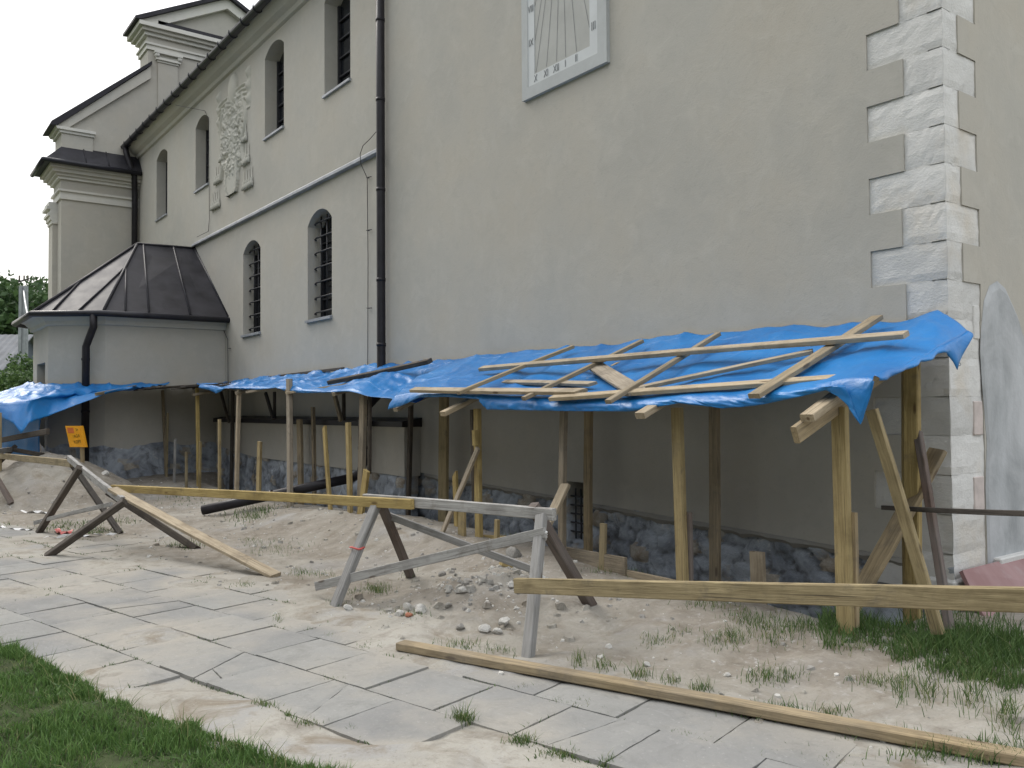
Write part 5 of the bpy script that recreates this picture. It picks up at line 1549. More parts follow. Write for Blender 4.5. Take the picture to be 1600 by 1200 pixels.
# --- black drainpipe lying on the ground
g0, g1 = G(316, 806), G(425, 778)
q0, q1 = g0 + Vector((0, 0, 0.08)), Vector((dpx - 0.1, 5.85, 0.55))
dpn = tube('drainpipe', [q0.lerp(q1, k / 4) for k in range(5)], 0.072, M['dark_metal'], None, 14)
tube('pipe_socket', [q0.lerp(q1, 0.44), q0.lerp(q1, 0.47)], 0.082, M['dark_metal'], dpn, 14)
setp(dpn, 'long black drainpipe lying from the downpipe out to the yard', 'drainpipe')

# ------------------------------------------------------------------ sawhorse barriers and rails
def sawhorse(loc, label):
    return empty('sawhorse', loc, label, 'sawhorse', 'wooden sawhorse barriers')
A = sawhorse((-5.8, 3.8, 0), 'weathered grey sawhorse with crossed braces in the middle of the yard')
fl, bl, fr, br = G(524, 946), G(642, 902), G(825, 1026), G(921, 944)
ml = (fl + bl) / 2; mr = (fr + br) / 2
tl, tr = PY(592, 790, ml.y), PY(846, 802, mr.y)
ax = (tr - tl).normalized()
board('top_bar', PY(570, 779, ml.y - .02), PY(866, 804, mr.y + 0.02), 0.085, 0.05, M['wood_lg'], A, wide=(0, 0, 1))
def leg(name, top, foot, w, t, mat, parent, over=0.08, sink=0.03):
    d = (foot - top).normalized()
    return board(name, top - d * over, foot + d * sink, w, t, mat, parent, wide=ax, warp=0.002)
leg('leg', tl + Vector((0.02, -0.05, -.02)), fl, 0.085, 0.06, M['wood_g'], A)
leg('leg', tl + Vector((-0.03, 0.05, -.02)), bl, 0.075, 0.06, M['wood_b'], A, 0.03)
leg('leg', PY(846, 806, mr.y - 0.06), fr, 0.075, 0.06, M['wood_g'], A, 0.0)
leg('leg', PY(838, 800, mr.y + 0.02), br, 0.085, 0.075, M['wood_b'], A, 0.06)
board('brace', PY(494, 916, fl.y + 0.02), PY(852, 832, mr.y - 0.13), 0.075, 0.03, M['wood_lg'], A, wide=(0, 0, 1), warp=0.001)
board('brace', PY(600, 803, ml.y + 0.12), PY(838, 892, br.y - .12), 0.06, 0.03, M['wood_g'], A, wide=(0, 0, 1))
# rope and tape scraps on it
rp = tube('rope', [PY(846 + 8 * math.cos(k * 1.3), 836 + 4 * math.sin(k * 1.3) + 3.2 * (k % 4 - 1.5), mr.y - 0.09 - 0.04 * math.cos(k)) for k in range(16)], 0.009, M['rope'], None, 6)
setp(rp, 'knot of white rope tied round the sawhorse corner', 'rope')
rp = tube('rope', [PY(842, 842, mr.y - .10), PY(846, 862, mr.y - .12), PY(848, 880, mr.y - .11), PY(844, 896, mr.y - .10), PY(850, 905, mr.y - .1)], 0.012, M['rope'], None, 6)
setp(rp, 'loose white rope end hanging beside the sawhorse leg', 'rope')
tp = tube('tape_scrap', [tl.lerp(fl, 0.44) + Vector((0.06 * math.cos(k), 0.06 * math.sin(k) - 0.03, 0.008 * (k % 3))) for k in range(9)], 0.008, M['red'], None, 5)
setp(tp, 'scrap of red and white tape on the sawhorse leg', 'tape')

B = sawhorse((-11, 2.3, 0), 'sagging dark sawhorse at the left beside the sand heap')
f1, f2, f3, f4 = G(61, 832), G(187, 833), G(76, 868), G(305, 857)
m1, m2 = (f1 + f2) / 2, (f3 + f4) / 2
t1, t2 = PY(112, 722, m1.y), PY(187, 778, m2.y)
ax = (t2 - t1).normalized()
board('top_bar', PY(108, 716, m1.y), PY(192, 782, m2.y), 0.085, 0.05, M['wood_lg'], B, wide=(0, 0, 1))
leg('leg', PY(122, 735, m1.y - 0.04), f1, 0.10, 0.07, M['wood_d'], B, 0.05)
leg('leg', PY(110, 722, m1.y + 0.05), f2, 0.09, 0.07, M['wood_d'], B, 0.06)
leg('leg', PY(193, 785, m2.y - 0.04), f3, 0.085, 0.07, M['wood_d'], B, 0.02)
leg('leg', PY(176, 774, m2.y + 0.06), f4, 0.10, 0.075, M['wood_d'], B, 0.06)
board('brace', PY(54, 817, f1.y), PY(174, 788, m2.y - .1), 0.05, 0.03, M['wood_lg'], B, wide=(0, 0, 1))
C = sawhorse((-17.5, 1.3, 0), 'sawhorse at the left picture edge with only one leg showing')
f5 = G(18, 786); tC = f5 + Vector((-0.7, -0.35, 0.78)); ax = Vector((0.9, -0.3, 0)).normalized()
leg('leg', tC, f5, 0.12, 0.07, M['wood_b'], C)
leg('leg', tC, Vector((f5.x - 1.2, f5.y - 0.9, tz(f5.x - 1.2, f5.y - 0.9))), 0.1, 0.07, M['wood_d'], C)
tC2 = tC + Vector((-1.4, 0.6, 0))
leg('leg', tC2, Vector((tC2.x + .5, tC2.y + .4, tz(tC2.x + .5, tC2.y + .4))), 0.1, 0.07, M['wood_d'], C)
leg('leg', tC2, Vector((tC2.x - .5, tC2.y - .4, tz(tC2.x - .5, tC2.y - .4))), 0.1, 0.07, M['wood_d'], C)
board('top_bar', tC, tC2, 0.09, 0.05, M['wood_g'], C)

def rail(a, b, w, t, mat, label, **k):
    o = board('rail', a, b, w, t, M[mat], None, wide=(0, 0, 1), **k)
    return setp(o, label, 'rail', 'barrier rails')
rail(PY(-60, 706, tC.y + .1), PY(112, 724, m1.y + .02), 0.10, 0.05, 'wood_y', 'yellow rail running off the left edge from the dark sawhorse', warp=0.0005)
rail(PY(176, 763, m2.y + 0.10), PY(644, 788, ml.y + .06), 0.085, 0.05, 'wood_y', 'long yellow rail between the dark and the grey sawhorses', warp=0.0008)
pR = Vector((-1.30, 3.62, 0.86)); pL = PY(807, 915, fr.y - 0.02)
rail(pL, pL + (pR - pL) * 1.35, 0.095, 0.05, 'wood_y', 'thick bark-edged rail running off the right edge from the grey sawhorse', chip=0.012, warp=0.0008)
# planks on the ground
pa, pb = PY(176, 764, m2.y - 0.03), G(431, 902)
o = board('plank', pa, pb + Vector((0, 0, 0.015)), 0.12, 0.035, M['wood_p'], None, wide=Vector((0.25, 1, 0)))
setp(o, 'plank sloping from the dark sawhorse down to the flagstones', 'plank')
pa, pb = G(626, 1016), G(1560, 1192)
o = board('plank', pa + Vector((0, 0, 0.028)), pa + (pb - pa) * 1.35 + Vector((0, 0, 0.028)), 0.10, 0.05, M['wood_o'], None, wide=(-0.23, 0.97, 0), warp=0.001)
setp(o, 'long yellow plank lying on the sandy path in the foreground', 'plank')
o = board('wood_offcut', G(783, 884) + Vector((0, 0, .03)), G(800, 888) + Vector((0, 0, .03)), 0.07, 0.05, M['wood_y'])
setp(o, 'small yellow wood offcut lying under the grey brace', 'offcut')

# ------------------------------------------------------------------ warning sign on a stake
def build_sign():
    base = PY(131, 752, 3.05)
    S = empty('warning_sign', base, 'small orange warning sign with black lettering on a stake by the sand heap', 'sign')
    c = PY(116, 682, 3.0)
    right = _r.copy(); right.z = 0; right.normalize()
    right = (Matrix.Rotation(math.radians(-12), 3, 'Z') @ right)
    up = (Vector((0, 0, 1)) - right * 0.30).normalized()
    nrm = right.cross(up).normalized()
    up = nrm.cross(right).normalized() - right * 0.25
    W, Hh = 0.285, 0.385
    def pt(a, b, d=0.0): return c + right * a + up * b + nrm * d
    def plate(name, a0, a1, b0, b1, d0, d1, mat, skew=0):
        V = [pt(a0, b0, d0), pt(a1, b0, d0), pt(a1, b1, d0), pt(a0, b1, d0), pt(a0, b0, d1), pt(a1, b0, d1), pt(a1, b1, d1), pt(a0, b1, d1)]
        return mesh_obj(name, V, [(0, 3, 2, 1), (4, 5, 6, 7), (0, 1, 5, 4), (1, 2, 6, 5), (2, 3, 7, 6), (3, 0, 4, 7)], mat, S)
    plate('panel', -W / 2, W / 2, -Hh / 2, Hh / 2, -0.008, 0.0, M['orange'])
    plate('panel_side', W / 2, W / 2 + 0.055, -Hh / 2, Hh / 2, -0.05, -0.006, M['orange'])
    plate('symbol', -W / 2 + 0.03, 0.02, 0.06, 0.16, 0.0005, 0.003, M['salmon'])
    Mx = Matrix(((right.x, up.x, nrm.x, 0), (right.y, up.y, nrm.y, 0), (right.z, up.z, nrm.z, 0), (0, 0, 0, 1)))
    def tx(t, a, b, s, sx):
        p = pt(a, b, 0.003); text_mesh('lettering', t, s, M['olive'], Matrix.Translation(p) @ Mx, S, sx, 0.001)
    tx('>', 0.08, 0.115, 0.12, 1.0)
    tx('UWAGA', 0.0, 0.0, 0.085, 0.80)
    tx('WYKOPY', 0.0, -0.105, 0.085, 0.72)
    sp_ = c + right * 0.10 - nrm * 0.075
    board('stake', sp_ + right * 0.03 - Vector((0, 0, 1.2)), sp_ + Vector((0, 0, 0.12)), 0.07, 0.04, M['wood_o'], S, wide=right)
build_sign()

# ------------------------------------------------------------------ stones and rubble
def stone_mesh(seed, sub=2):
    bm = bmesh.new()
    bmesh.ops.create_icosphere(bm, subdivisions=sub, radius=1.0)
    rr = random.Random(seed)
    pl = [(Vector((rr.uniform(-1, 1), rr.uniform(-1, 1), rr.uniform(-1, 1))).normalized(), rr.uniform(0.55, 0.85)) for _ in range(9)]
    for v in bm.verts:
        p = v.co.copy()
        for n, d in pl:
            s = p.dot(n)
            if s > d: p -= n * (s - d)
        p *= 1 + 0.10 * mnoise.noise(p * 2.2 + Vector((seed, 0, 0)))
        v.co = Vector((p.x, p.y * 0.8, p.z * 0.62))
    me = bpy.data.meshes.new('stone'); bm.to_mesh(me); bm.free()
    return me
SM = {}
def stone(u, v, r, mat, label, group=None):
    k = (len(SM) % 7, mat)
    g = G(u, v)
    me = stone_mesh(len(SM) * 13 + 5); me.materials.append(M[mat]); SM[len(SM)] = me
    o = bpy.data.objects.new('stone', me); COL.objects.link(o)
    o.location = g + Vector((0, 0, r * 0.25)); o.scale = (r, r, r)
    o.rotation_euler = (random.uniform(-.4, .4), random.uniform(-.4, .4), random.uniform(0, 6.28))
    return setp(o, label, 'stone', group)
stone(624, 962, 0.055, 'stone', 'white limestone lump left of the red brick fragment', 'lumps of rubble')
stone(657, 957, 0.062, 'stone', 'largest white limestone lump just right of the red brick fragment', 'lumps of rubble')
stone(638, 952, 0.05, 'stone', 'white limestone lump behind the red brick fragment', 'lumps of rubble')
stone(640, 964, 0.036, 'brick', 'red brick fragment among the white lumps', 'lumps of rubble')
stone(544, 952, 0.045, 'stone', 'pale stone by the foot of the grey sawhorse front leg', 'lumps of rubble')
stone(757, 986, 0.055, 'stone', 'round pale stone at the foot of the rubble mound', 'lumps of rubble')
stone(777, 991, 0.045, 'stone', 'smaller pale stone right of the round one below the mound', 'lumps of rubble')
stone(786, 976, 0.065, 'stone', 'cream stone on the mound left of the grey leg', 'lumps of rubble')
stone(720, 984, 0.045, 'stone_g', 'grey wedge-shaped stone at the foot of the mound', 'lumps of rubble')
stone(802, 870, 0.10, 'stone_g', 'grey block on the bank behind the grey braces', 'lumps of rubble')
stone(951, 882, 0.05, 'stone_g', 'grey lump in front of the shuttering board', 'lumps of rubble')
stone(1012, 1042, 0.03, 'stone', 'small white stone pair on the sand right of the grey leg', 'lumps of rubble')
stone(1338, 964, 0.035, 'stone', 'white pebble at the edge of the tall grass', 'lumps of rubble')
stone(1136, 1057, 0.025, 'stone', 'white pebble on the sand beyond the long plank', 'lumps of rubble')
stone(800, 918, 0.05, 'stone', 'white chunk in the plaster rubble behind the grey leg', 'lumps of rubble')
stone(77, 703, 0.16, 'stone_g', 'dark clod on top of the sand heap', 'lumps of rubble')
stone(165, 742, 0.09, 'stone', 'pale stone at the right foot of the sand heap', 'lumps of rubble')
stone(692, 900, 0.05, 'stone_g', 'grey lump on the upper left of the rubble mound', 'lumps of rubble')
stone(722, 925, 0.05, 'stone', 'pale lump on the middle of the rubble mound', 'lumps of rubble')
stone(700, 950, 0.04, 'stone_g', 'grey lump low on the left of the rubble mound', 'lumps of rubble')

def scatter_chips(name, pts, mat, label, cat, smin, smax, seed):
    """many tiny irregular chips joined into one mass"""
    rr = random.Random(seed)
    V, Fc = [], []
    zz = terrain(np.array([p[0] for p in pts]), np.array([p[1] for p in pts]))
    for (x, y), z in zip(pts, zz):
        s = smin + (smax - smin) * rr.random() ** 3
        z = float(z) + s * 0.1
        a0 = rr.random() * 6.28
        b = len(V)
        n = 5
        for k in range(n):
            a = a0 + 6.283 * k / n; r = s * rr.uniform(0.6, 1.1)
            V.append((x + r * math.cos(a), y + r * math.sin(a), z - s * 0.25))
        for k in range(n):
            a = a0 + 6.283 * k / n; r = s * rr.uniform(0.35, 0.75)
            V.append((x + r * math.cos(a), y + r * math.sin(a), z + s * rr.uniform(0.15, 0.55)))
        for k in range(n):
            j = (k + 1) % n
            Fc.append((b + k, b + j, b + n + j, b + n + k))
        Fc.append(tuple(b + n + k for k in range(n)))
    o = mesh_obj(name, V, Fc, mat)
    return setp(o, label, cat, None, 'stuff')
rr = random.Random(77)
chips_l, chips_g, chips_d = [], [], []
for _ in range(2600):
    x, y = rr.uniform(-13, -1.2), rr.uniform(2.4, 5.3)
    u, v = path_uv(x, y)
    dens = float(sstep(3.6, 4.8, v)) * (0.5 + 0.5 * mnoise.noise(Vector((x * 1.5, y * 1.5, 9))))
    md = 0.12 * math.exp(-(((x + 5.75) / 0.85) ** 2 + ((y - 3.9) / 0.75) ** 2))
    if rr.random() < dens * 0.75 + md * 0.8:
        (chips_l if rr.random() < 0.5 else chips_g if rr.random() < 0.6 else chips_d).append((x, y))
for _ in range(220):
    a, r = rr.random() * 6.28, abs(rr.gauss(0, 0.6))
    x, y = -5.75 + r * math.cos(a), 3.9 + 0.8 * r * math.sin(a)
    (chips_l if rr.random() < 0.22 else chips_g if rr.random() < 0.22 else chips_d).append((x, y))
for _ in range(150):                                            # plaster crumbs behind the grey leg
    q = PZ(rr.gauss(800, 22), rr.gauss(915, 18), 0.12)
    chips_l.append((q.x, q.y))
for _ in range(420):                                            # around the sand heap and the far yard
    x, y = rr.uniform(-20, -13), rr.uniform(1.6, 4.9)
    (chips_l if rr.random() < .5 else chips_g).append((x, y))
scatter_chips('rubble_chips', chips_l, M['stone'], 'whitish stone and plaster chips scattered over the dirt', 'rubble', 0.006, 0.032, 1)
scatter_chips('rubble_chips', chips_g, M['stone_g'], 'grey stone chips scattered over the dirt', 'rubble', 0.006, 0.038, 2)
scatter_chips('dirt_clods', chips_d, M['ground'], 'sandy clods of dirt on the rubble mound', 'dirt', 0.010, 0.065, 3)

# warning-tape scraps lying on the ground
def tape(pts, label, mat='white'):
    V, Fc = [], []
    P = [G(u, v) for u, v in pts]
    Q = []
    for a, b in zip(P, P[1:]):
        for k in range(6): Q.append(a.lerp(b, k / 6))
    for i, p in enumerate(Q):
        d = 0.035
        h = 0.02 + 0.02 * math.sin(i * 1.7)
        V += [(p.x, p.y - d, p.z + h), (p.x, p.y + d, p.z + 0.015 + 0.025 * math.cos(i * 1.1))]
    for i in range(len(Q) - 1): Fc.append((2 * i, 2 * i + 1, 2 * i + 3, 2 * i + 2))
    o = mesh_obj('tape_scrap', V, Fc, M[mat])
    setp(o, label, 'tape', 'tape scraps on the ground')
tape([(72, 843), (110, 838), (150, 839), (192, 836)], 'crumpled white tape lying under the dark sawhorse')
tape([(0, 826), (30, 830), (55, 829)], 'crumpled white tape at the left picture edge')
tape([(88, 830), (100, 836), (112, 831)], 'short red tape scrap under the dark sawhorse', 'red')
tape([(30, 801), (60, 802), (85, 803)], 'thin white tape line on the dirt behind the dark sawhorse')

# ------------------------------------------------------------------ grass
def blades(name, pts, mat, label, seed, cat='grass', lean=0.9):
    """pts: (x, y, height, width)"""
    rr = np.random.default_rng(seed)
    pts = np.array(pts)
    n = len(pts)
    z = terrain(pts[:, 0], pts[:, 1]) - 0.004
    if pts.shape[1] > 4: z = pts[:, 4]
    a = rr.uniform(0, 2 * np.pi, n); dx, dy = np.cos(a), np.sin(a)
    h = pts[:, 2] * rr.uniform(0.6, 1.25, n); w = pts[:, 3]
    ln = h * rr.uniform(0.05, lean, n)
    b = rr.uniform(0, 2 * np.pi, n); wx, wy = np.cos(b) * w / 2, np.sin(b) * w / 2
    V = np.zeros((n, 5, 3))
    V[:, 0] = np.stack([pts[:, 0] - wx, pts[:, 1] - wy, z], -1)
    V[:, 1] = np.stack([pts[:, 0] + wx, pts[:, 1] + wy, z], -1)
    V[:, 2] = np.stack([pts[:, 0] + dx * ln * .35 + wx * .8, pts[:, 1] + dy * ln * .35 + wy * .8, z + h * .55], -1)
    V[:, 3] = np.stack([pts[:, 0] + dx * ln * .35 - wx * .8, pts[:, 1] + dy * ln * .35 - wy * .8, z + h * .55], -1)
    V[:, 4] = np.stack([pts[:, 0] + dx * ln, pts[:, 1] + dy * ln, z + h * 0.95], -1)
    base = (np.arange(n) * 5)[:, None]
    q = (base + np.array([[0, 1, 2, 3]])).tolist(); t = (base + np.array([[3, 2, 4]])).tolist()
    o = mesh_obj(name, V.reshape(-1, 3).tolist(), q + t, mat)
    return setp(o, label, cat, None, 'stuff')
# the lawn in the lower left corner: soil sheet and blades
LE = [(-16.5, -1.1), (-11.0, -0.15), (-8.6, 0.33), (-6.62, 0.73), (-5.6, 0.93), (-4.95, 1.07), (-4.35, 1.25), (-3.85, 1.42), (-3.2, 1.62), (-2.4, 1.85), (0.5, 2.55)]
def lawn_edge(x): return float(np.interp(x, [p[0] for p in LE], [p[1] for p in LE])) + 0.07 * mnoise.noise(Vector((x * 2.2, 0, 71))) + 0.03 * mnoise.noise(Vector((x * 7, 0, 71)))
V, Fc = [], []
xs = np.arange(-16.5, 0.5, 0.12)
for x in xs:
    e = lawn_edge(x)
    for k, f in enumerate((0, 0.04, 0.12, 0.4, 1.0, 2.2, 4.5, 9.0)):
        V.append((x, e - f, (0.002 if k == 0 else 0.03 + 0.02 * math.sin(x * 5 + f * 7)) if f < 3 else 0.02))
for i in range(len(xs) - 1):
    for j in range(7): Fc.append((i * 8 + j, i * 8 + j + 1, (i + 1) * 8 + j + 1, (i + 1) * 8 + j))
o = mesh_obj('lawn', V, Fc, M['lawn_soil'], smooth=True)
setp(o, 'edge of the green lawn beside the path', None, None, 'structure')
pts = []
rr = random.Random(5)
while len(pts) < 56000:
    x = rr.uniform(-8.5, -2.2)
    f = rr.random() ** 1.6 * 2.2
    y = lawn_edge(x) - f + 0.03
    if (x + 8.5) * 0.2 + rr.random() < 0.35: continue
    bare = mnoise.noise(Vector((x * 2.3, y * 2.3, 81)))
    if bare > 0.42 and rr.random() < 0.85: continue
    tall = 0.95 + 0.9 * mnoise.noise(Vector((x * 3.1, y * 3.1, 91))) + 0.8 * mnoise.noise(Vector((x * 11, y * 11, 92)))
    pts.append((x, y, 0.055 * max(0.4, tall), 0.0055, 0.02))
blades('lawn_grass', pts, M['lawn_blades'], 'thick green lawn grass in the lower left corner', 3)
pts = []
for _ in range(5200):
    x = rr.uniform(-8.0, -2.4); f = rr.random() ** 1.3 * 1.9
    y = lawn_edge(x) - f + 0.04
    if mnoise.noise(Vector((x * 3, y * 3, 12))) < -0.05: continue
    pts.append((x, y, rr.uniform(.03, .07), .0045, 0.02))
blades('lawn_straw', pts, M['grass_dry'], 'pale dead straw among the lawn grass', 16, lean=2.0)
# broad-leaved weeds and tall stems along the lawn edge
pts = []
for _ in range(160):
    x = rr.uniform(-6.8, -3.0)
    pts.append((x, lawn_edge(x) - rr.uniform(-.02, .12), rr.uniform(.10, .17), .004, 0.02))
blades('lawn_stems', pts, M['grass_dry'], 'taller seed stems along the lawn edge', 4)
# low clover and dandelion leaves among the grass
pts = []
for _ in range(5200):
    x = rr.uniform(-8.0, -2.6); f = rr.random() ** 1.4 * 1.9; y = lawn_edge(x) - f
    if mnoise.noise(Vector((x * 4, y * 4, 33))) < 0.05: continue
    pts.append((x, y, rr.uniform(.025, .05), .016, 0.022))
blades('clover', pts, M['leaf2'], 'broad clover and weed leaves in the lawn', 14, lean=2.2)
# grass and weeds on the dirt and in the joints
pts, dry = [], []
def clump(u, v, ru, rv, n, h, w=0.004, d=0.35):
    for _ in range(int(n * 1.5)):
        p = PZ(u + rr.gauss(0, ru), v + rr.gauss(0, rv), CZ[0])
        (dry if rr.random() < d else pts).append((p.x, p.y, h * rr.uniform(.5, 1.2), w))
CZ = [0.0]
def clumps(z, rows):
    CZ[0] = z
    for r in rows: clump(*r)
clumps(0.0, [
    (724, 1124, 8, 3, 150, .085), (15, 0, 1, 1, 0, .1), (550, 1138, 4, 2, 25, .04), (480, 1128, 14, 4, 60, .035), (450, 1118, 4, 2, 30, .035), (415, 1102, 10, 3, 60, .04), (530, 1060, 10, 2, 50, .03),
    (575, 1072, 25, 6, 60, .02), (620, 1084, 12, 3, 40, .025), (690, 1104, 20, 4, 60, .025), (435, 969, 4, 2, 30, .06, .003, .7), (478, 982, 9, 2, 40, .03), (514, 993, 8, 2, 30, .03), (565, 1010, 20, 4, 50, .02),
    (880, 1092, 12, 4, 90, .035), (912, 1097, 9, 3, 70, .04), (950, 1108, 12, 3, 50, .03), (820, 1073, 8, 2, 40, .03), (815, 1157, 12, 4, 110, .045), (880, 1176, 18, 4, 110, .04), (952, 1188, 8, 4, 90, .05), (1070, 1142, 14, 3, 60, .03), (1110, 1152, 18, 3, 60, .025),
    (1200, 1175, 30, 6, 70, .03), (1290, 1185, 25, 6, 60, .03), (905, 1040, 8, 5, 40, .08), (945, 1045, 8, 4, 45, .08), (1000, 1058, 10, 4, 60, .07), (1045, 1068, 10, 4, 40, .06), (1095, 1078, 10, 4, 60, .06),
    (1190, 1065, 18, 6, 110, .06), (1230, 1068, 16, 4, 70, .05), (1215, 1115, 28, 5, 240, .07, .005, .15), (1300, 1120, 16, 5, 50, .05), (1370, 1085, 25, 5, 90, .06), (1410, 1095, 8, 8, 40, .12), (1450, 1100, 12, 10, 60, .12), (1520, 1110, 16, 12, 90, .12), (1575, 1140, 12, 12, 80, .12),
    (1370, 1150, 30, 4, 50, .05), (1500, 1180, 50, 6, 260, .07, .005, .15), (1570, 1190, 25, 5, 160, .08, .005, .15), (1330, 1040, 14, 4, 60, .07), (1410, 1058, 10, 3, 40, .06),
    (1480, 1072, 22, 4, 260, .08, .005, .1), (1530, 1084, 24, 4, 300, .08, .005, .1), (1585, 1096, 14, 5, 200, .08, .005, .1), (1140, 1015, 18, 6, 140, .07), (1210, 1020, 14, 3, 60, .05), (1030, 1010, 18, 4, 60, .05), (1060, 1000, 12, 3, 30, .05),
    (650, 968, 14, 4, 60, .035), (612, 958, 12, 3, 40, .03), (720, 1015, 22, 5, 90, .05), (780, 1022, 14, 4, 40, .05), (590, 925, 12, 5, 140, .07), (560, 930, 10, 4, 30, .05), (640, 903, 6, 4, 40, .06), (525, 945, 8, 3, 40, .04),
    (468, 898, 8, 4, 45, .06), (500, 900, 22, 4, 50, .05), (430, 860, 26, 6, 120, .06), (390, 850, 8, 4, 40, .06), (100, 822, 30, 4, 160, .06, .008), (150, 832, 20, 3, 100, .06, .008), (190, 815, 12, 3, 50, .06, .008), (290, 856, 14, 4, 90, .06, .007), (270, 852, 8, 3, 30, .05), (380, 915, 14, 3, 60, .04),
    (330, 902, 5, 2, 15, .03), (160, 905, 6, 2, 12, .02), (12, 822, 6, 2, 20, .06, .008), (85, 745, 2, 1, 0, .01)])
clumps(0.10, [(1195, 975, 22, 8, 150, .08), (1250, 985, 24, 8, 160, .08), (1110, 952, 24, 4, 90, .06), (1160, 965, 16, 5, 70, .06), (960, 905, 22, 5, 120, .06), (1000, 905, 10, 4, 40, .06), (815, 862, 16, 3, 80, .08), (395, 802, 20, 4, 170, .10, .008, .1), (280, 772, 20, 4, 70, .06, .008), (310, 780, 20, 3, 40, .05, .008), (700, 835, 20, 3, 40, .04)])
blades('weeds', pts, M['grass'], 'sparse green grass tufts on the dirt and between the flagstones', 5)
blades('weeds', dry, M['grass_dry'], 'dry yellowish grass blades on the dirt', 6)
# moss and tiny weeds in the joints of the path
pts = []
SUj = 0.543
for r in range(-4, 7):
    v0 = 2.73 + 0.515 * r
    for _ in range(1500):
        u_ = rr.uniform(-13, -0.5); v_j = v0
        if rr.random() < 0.4:
            k_ = round((u_ - (0.27 if r % 2 == 0 else 0.0)) / SUj); u_ = k_ * SUj + (0.27 if r % 2 == 0 else 0.0); v_j = v0 + rr.uniform(0, 0.515)
        u_ += rr.gauss(0, 0.006); v_j += rr.gauss(0, 0.006)
        x, y = 0.973 * u_ - 0.230 * v_j, 0.230 * u_ + 0.973 * v_j
        if y < lawn_edge(x): continue
        if mnoise.noise(Vector((x * 2.1, y * 2.1, 61))) < 0.02: continue
        pts.append((x, y, rr.uniform(.012, .032), .006))
zs_ = slab_zone(np.array([p[0] for p in pts]), np.array([p[1] for p in pts]))
pts = [p for p, z in zip(pts, zs_) if z > 0.3]
blades('joint_moss', pts, M['leaf2'], 'moss and tiny weeds along the flagstone joints', 15, lean=1.4)
# tall grass at the foot of the corner
pts, dry = [], []
for _ in range(4600):
    f = rr.random()
    u = 1285 + 380 * f
    vlo = 968 + 52 * f; vhi = 1012 + 66 * f + 8 * math.sin(u * 0.05)
    v = rr.uniform(vlo, vhi)
    p = PZ(u + rr.gauss(0, 5), v, 0.07)
    if p.y > 6.2 and p.x < XC: continue
    hh = (0.095 + 0.04 * math.sin(p.x * 7)) * (0.75 + 0.5 * rr.random())
    (dry if rr.random() < .07 else pts).append((p.x, p.y, hh, .0055))
for _ in range(2600):
    x, y = rr.uniform(XC + 0.05, -1.4), rr.uniform(5.1, 7.6)
    if x < XC + 0.55 and y > 6.2: continue
    pts.append((x, y, rr.uniform(.08, .18), .006))
blades('tall_grass', pts, M['grass'], 'tall dark grass growing at the foot of the church corner', 7, lean=.8)
blades('tall_grass', dry, M['grass_dry'], 'pale seed stalks in the tall grass at the corner', 8, lean=1.2)

# ------------------------------------------------------------------ background on the left
def crown_mesh(seed, n, rx, rz, leaf):
    r = np.random.default_rng(seed)
    nb = 26
    cs = r.normal(0, 1, (nb, 3)); cs /= np.linalg.norm(cs, axis=1)[:, None]
    cs *= (r.uniform(0.25, 0.85, nb) ** 0.7)[:, None] * np.array([rx, rx, rz])
    cr = r.uniform(0.28, 0.5, nb) * rx
    k = r.integers(0, nb, n)
    d = r.normal(0, 1, (n, 3)); d /= np.linalg.norm(d, axis=1)[:, None]
    p = cs[k] + d * (cr[k] * r.uniform(0.55, 1.05, n))[:, None] * np.array([1, 1, .8])
    a = r.normal(0, 1, (n, 3)); a /= np.linalg.norm(a, axis=1)[:, None]
    b = np.cross(a, r.normal(0, 1, (n, 3))); b /= np.linalg.norm(b, axis=1)[:, None]
    s = leaf * r.uniform(.6, 1.3, n)[:, None]
    V = np.stack([p - a * s, p - b * s * .6, p + a * s, p + b * s * .6], 1).reshape(-1, 3)
    Fq = (np.arange(n) * 4)[:, None] + np.arange(4)
    me = bpy.data.meshes.new('crown'); me.from_pydata(V.tolist(), [], Fq.tolist())
    return me
cm = [crown_mesh(s, 7000, 1.0, 0.95, 0.058) for s in (1, 2, 3)]
for m_ in cm: m_.materials.append(M['leaf'])
def tree(x, y, h, r, k, label, grp='trees on the hill'):
    z0 = 0.045 * min(16, max(0, -16.5 - x)) + 6.0 * float(sstep(-70, -160, np.array([x]))[0])
    T = empty('tree', (x, y, z0 - 0.3), label, 'tree', grp)
    tube('trunk', [(x, y, z0 - .4), (x + .1, y, z0 + h * .35), (x, y + .15, z0 + h * .7)], .3, M['bark'], T, 8, radii=[h * .035, h * .025, h * .008])
    for q in range(3):
        a = q * 2.1 + k
        tube('limb', [(x, y, z0 + h * (.35 + .08 * q)), (x + r * .5 * math.cos(a), y + r * .5 * math.sin(a), z0 + h * (.6 + .06 * q))], .1, M['bark'], T, 6, radii=[h * .015, h * .005])
    c = bpy.data.objects.new('crown', cm[k % 3]); COL.objects.link(c); c.parent = T
    c.location = (0, 0, 0.3 + h - r * 1.0); c.scale = (r, r, r * 1.05); c.rotation_euler = (0, 0, k * 1.3)
TL = ['tree at the left picture edge behind the grey roofed house', 'tree directly behind the concrete pole', 'tree between the pole and the church front', 'tree just left of the church front', 'darker tree low behind the house', 'tree right behind the annex eave']
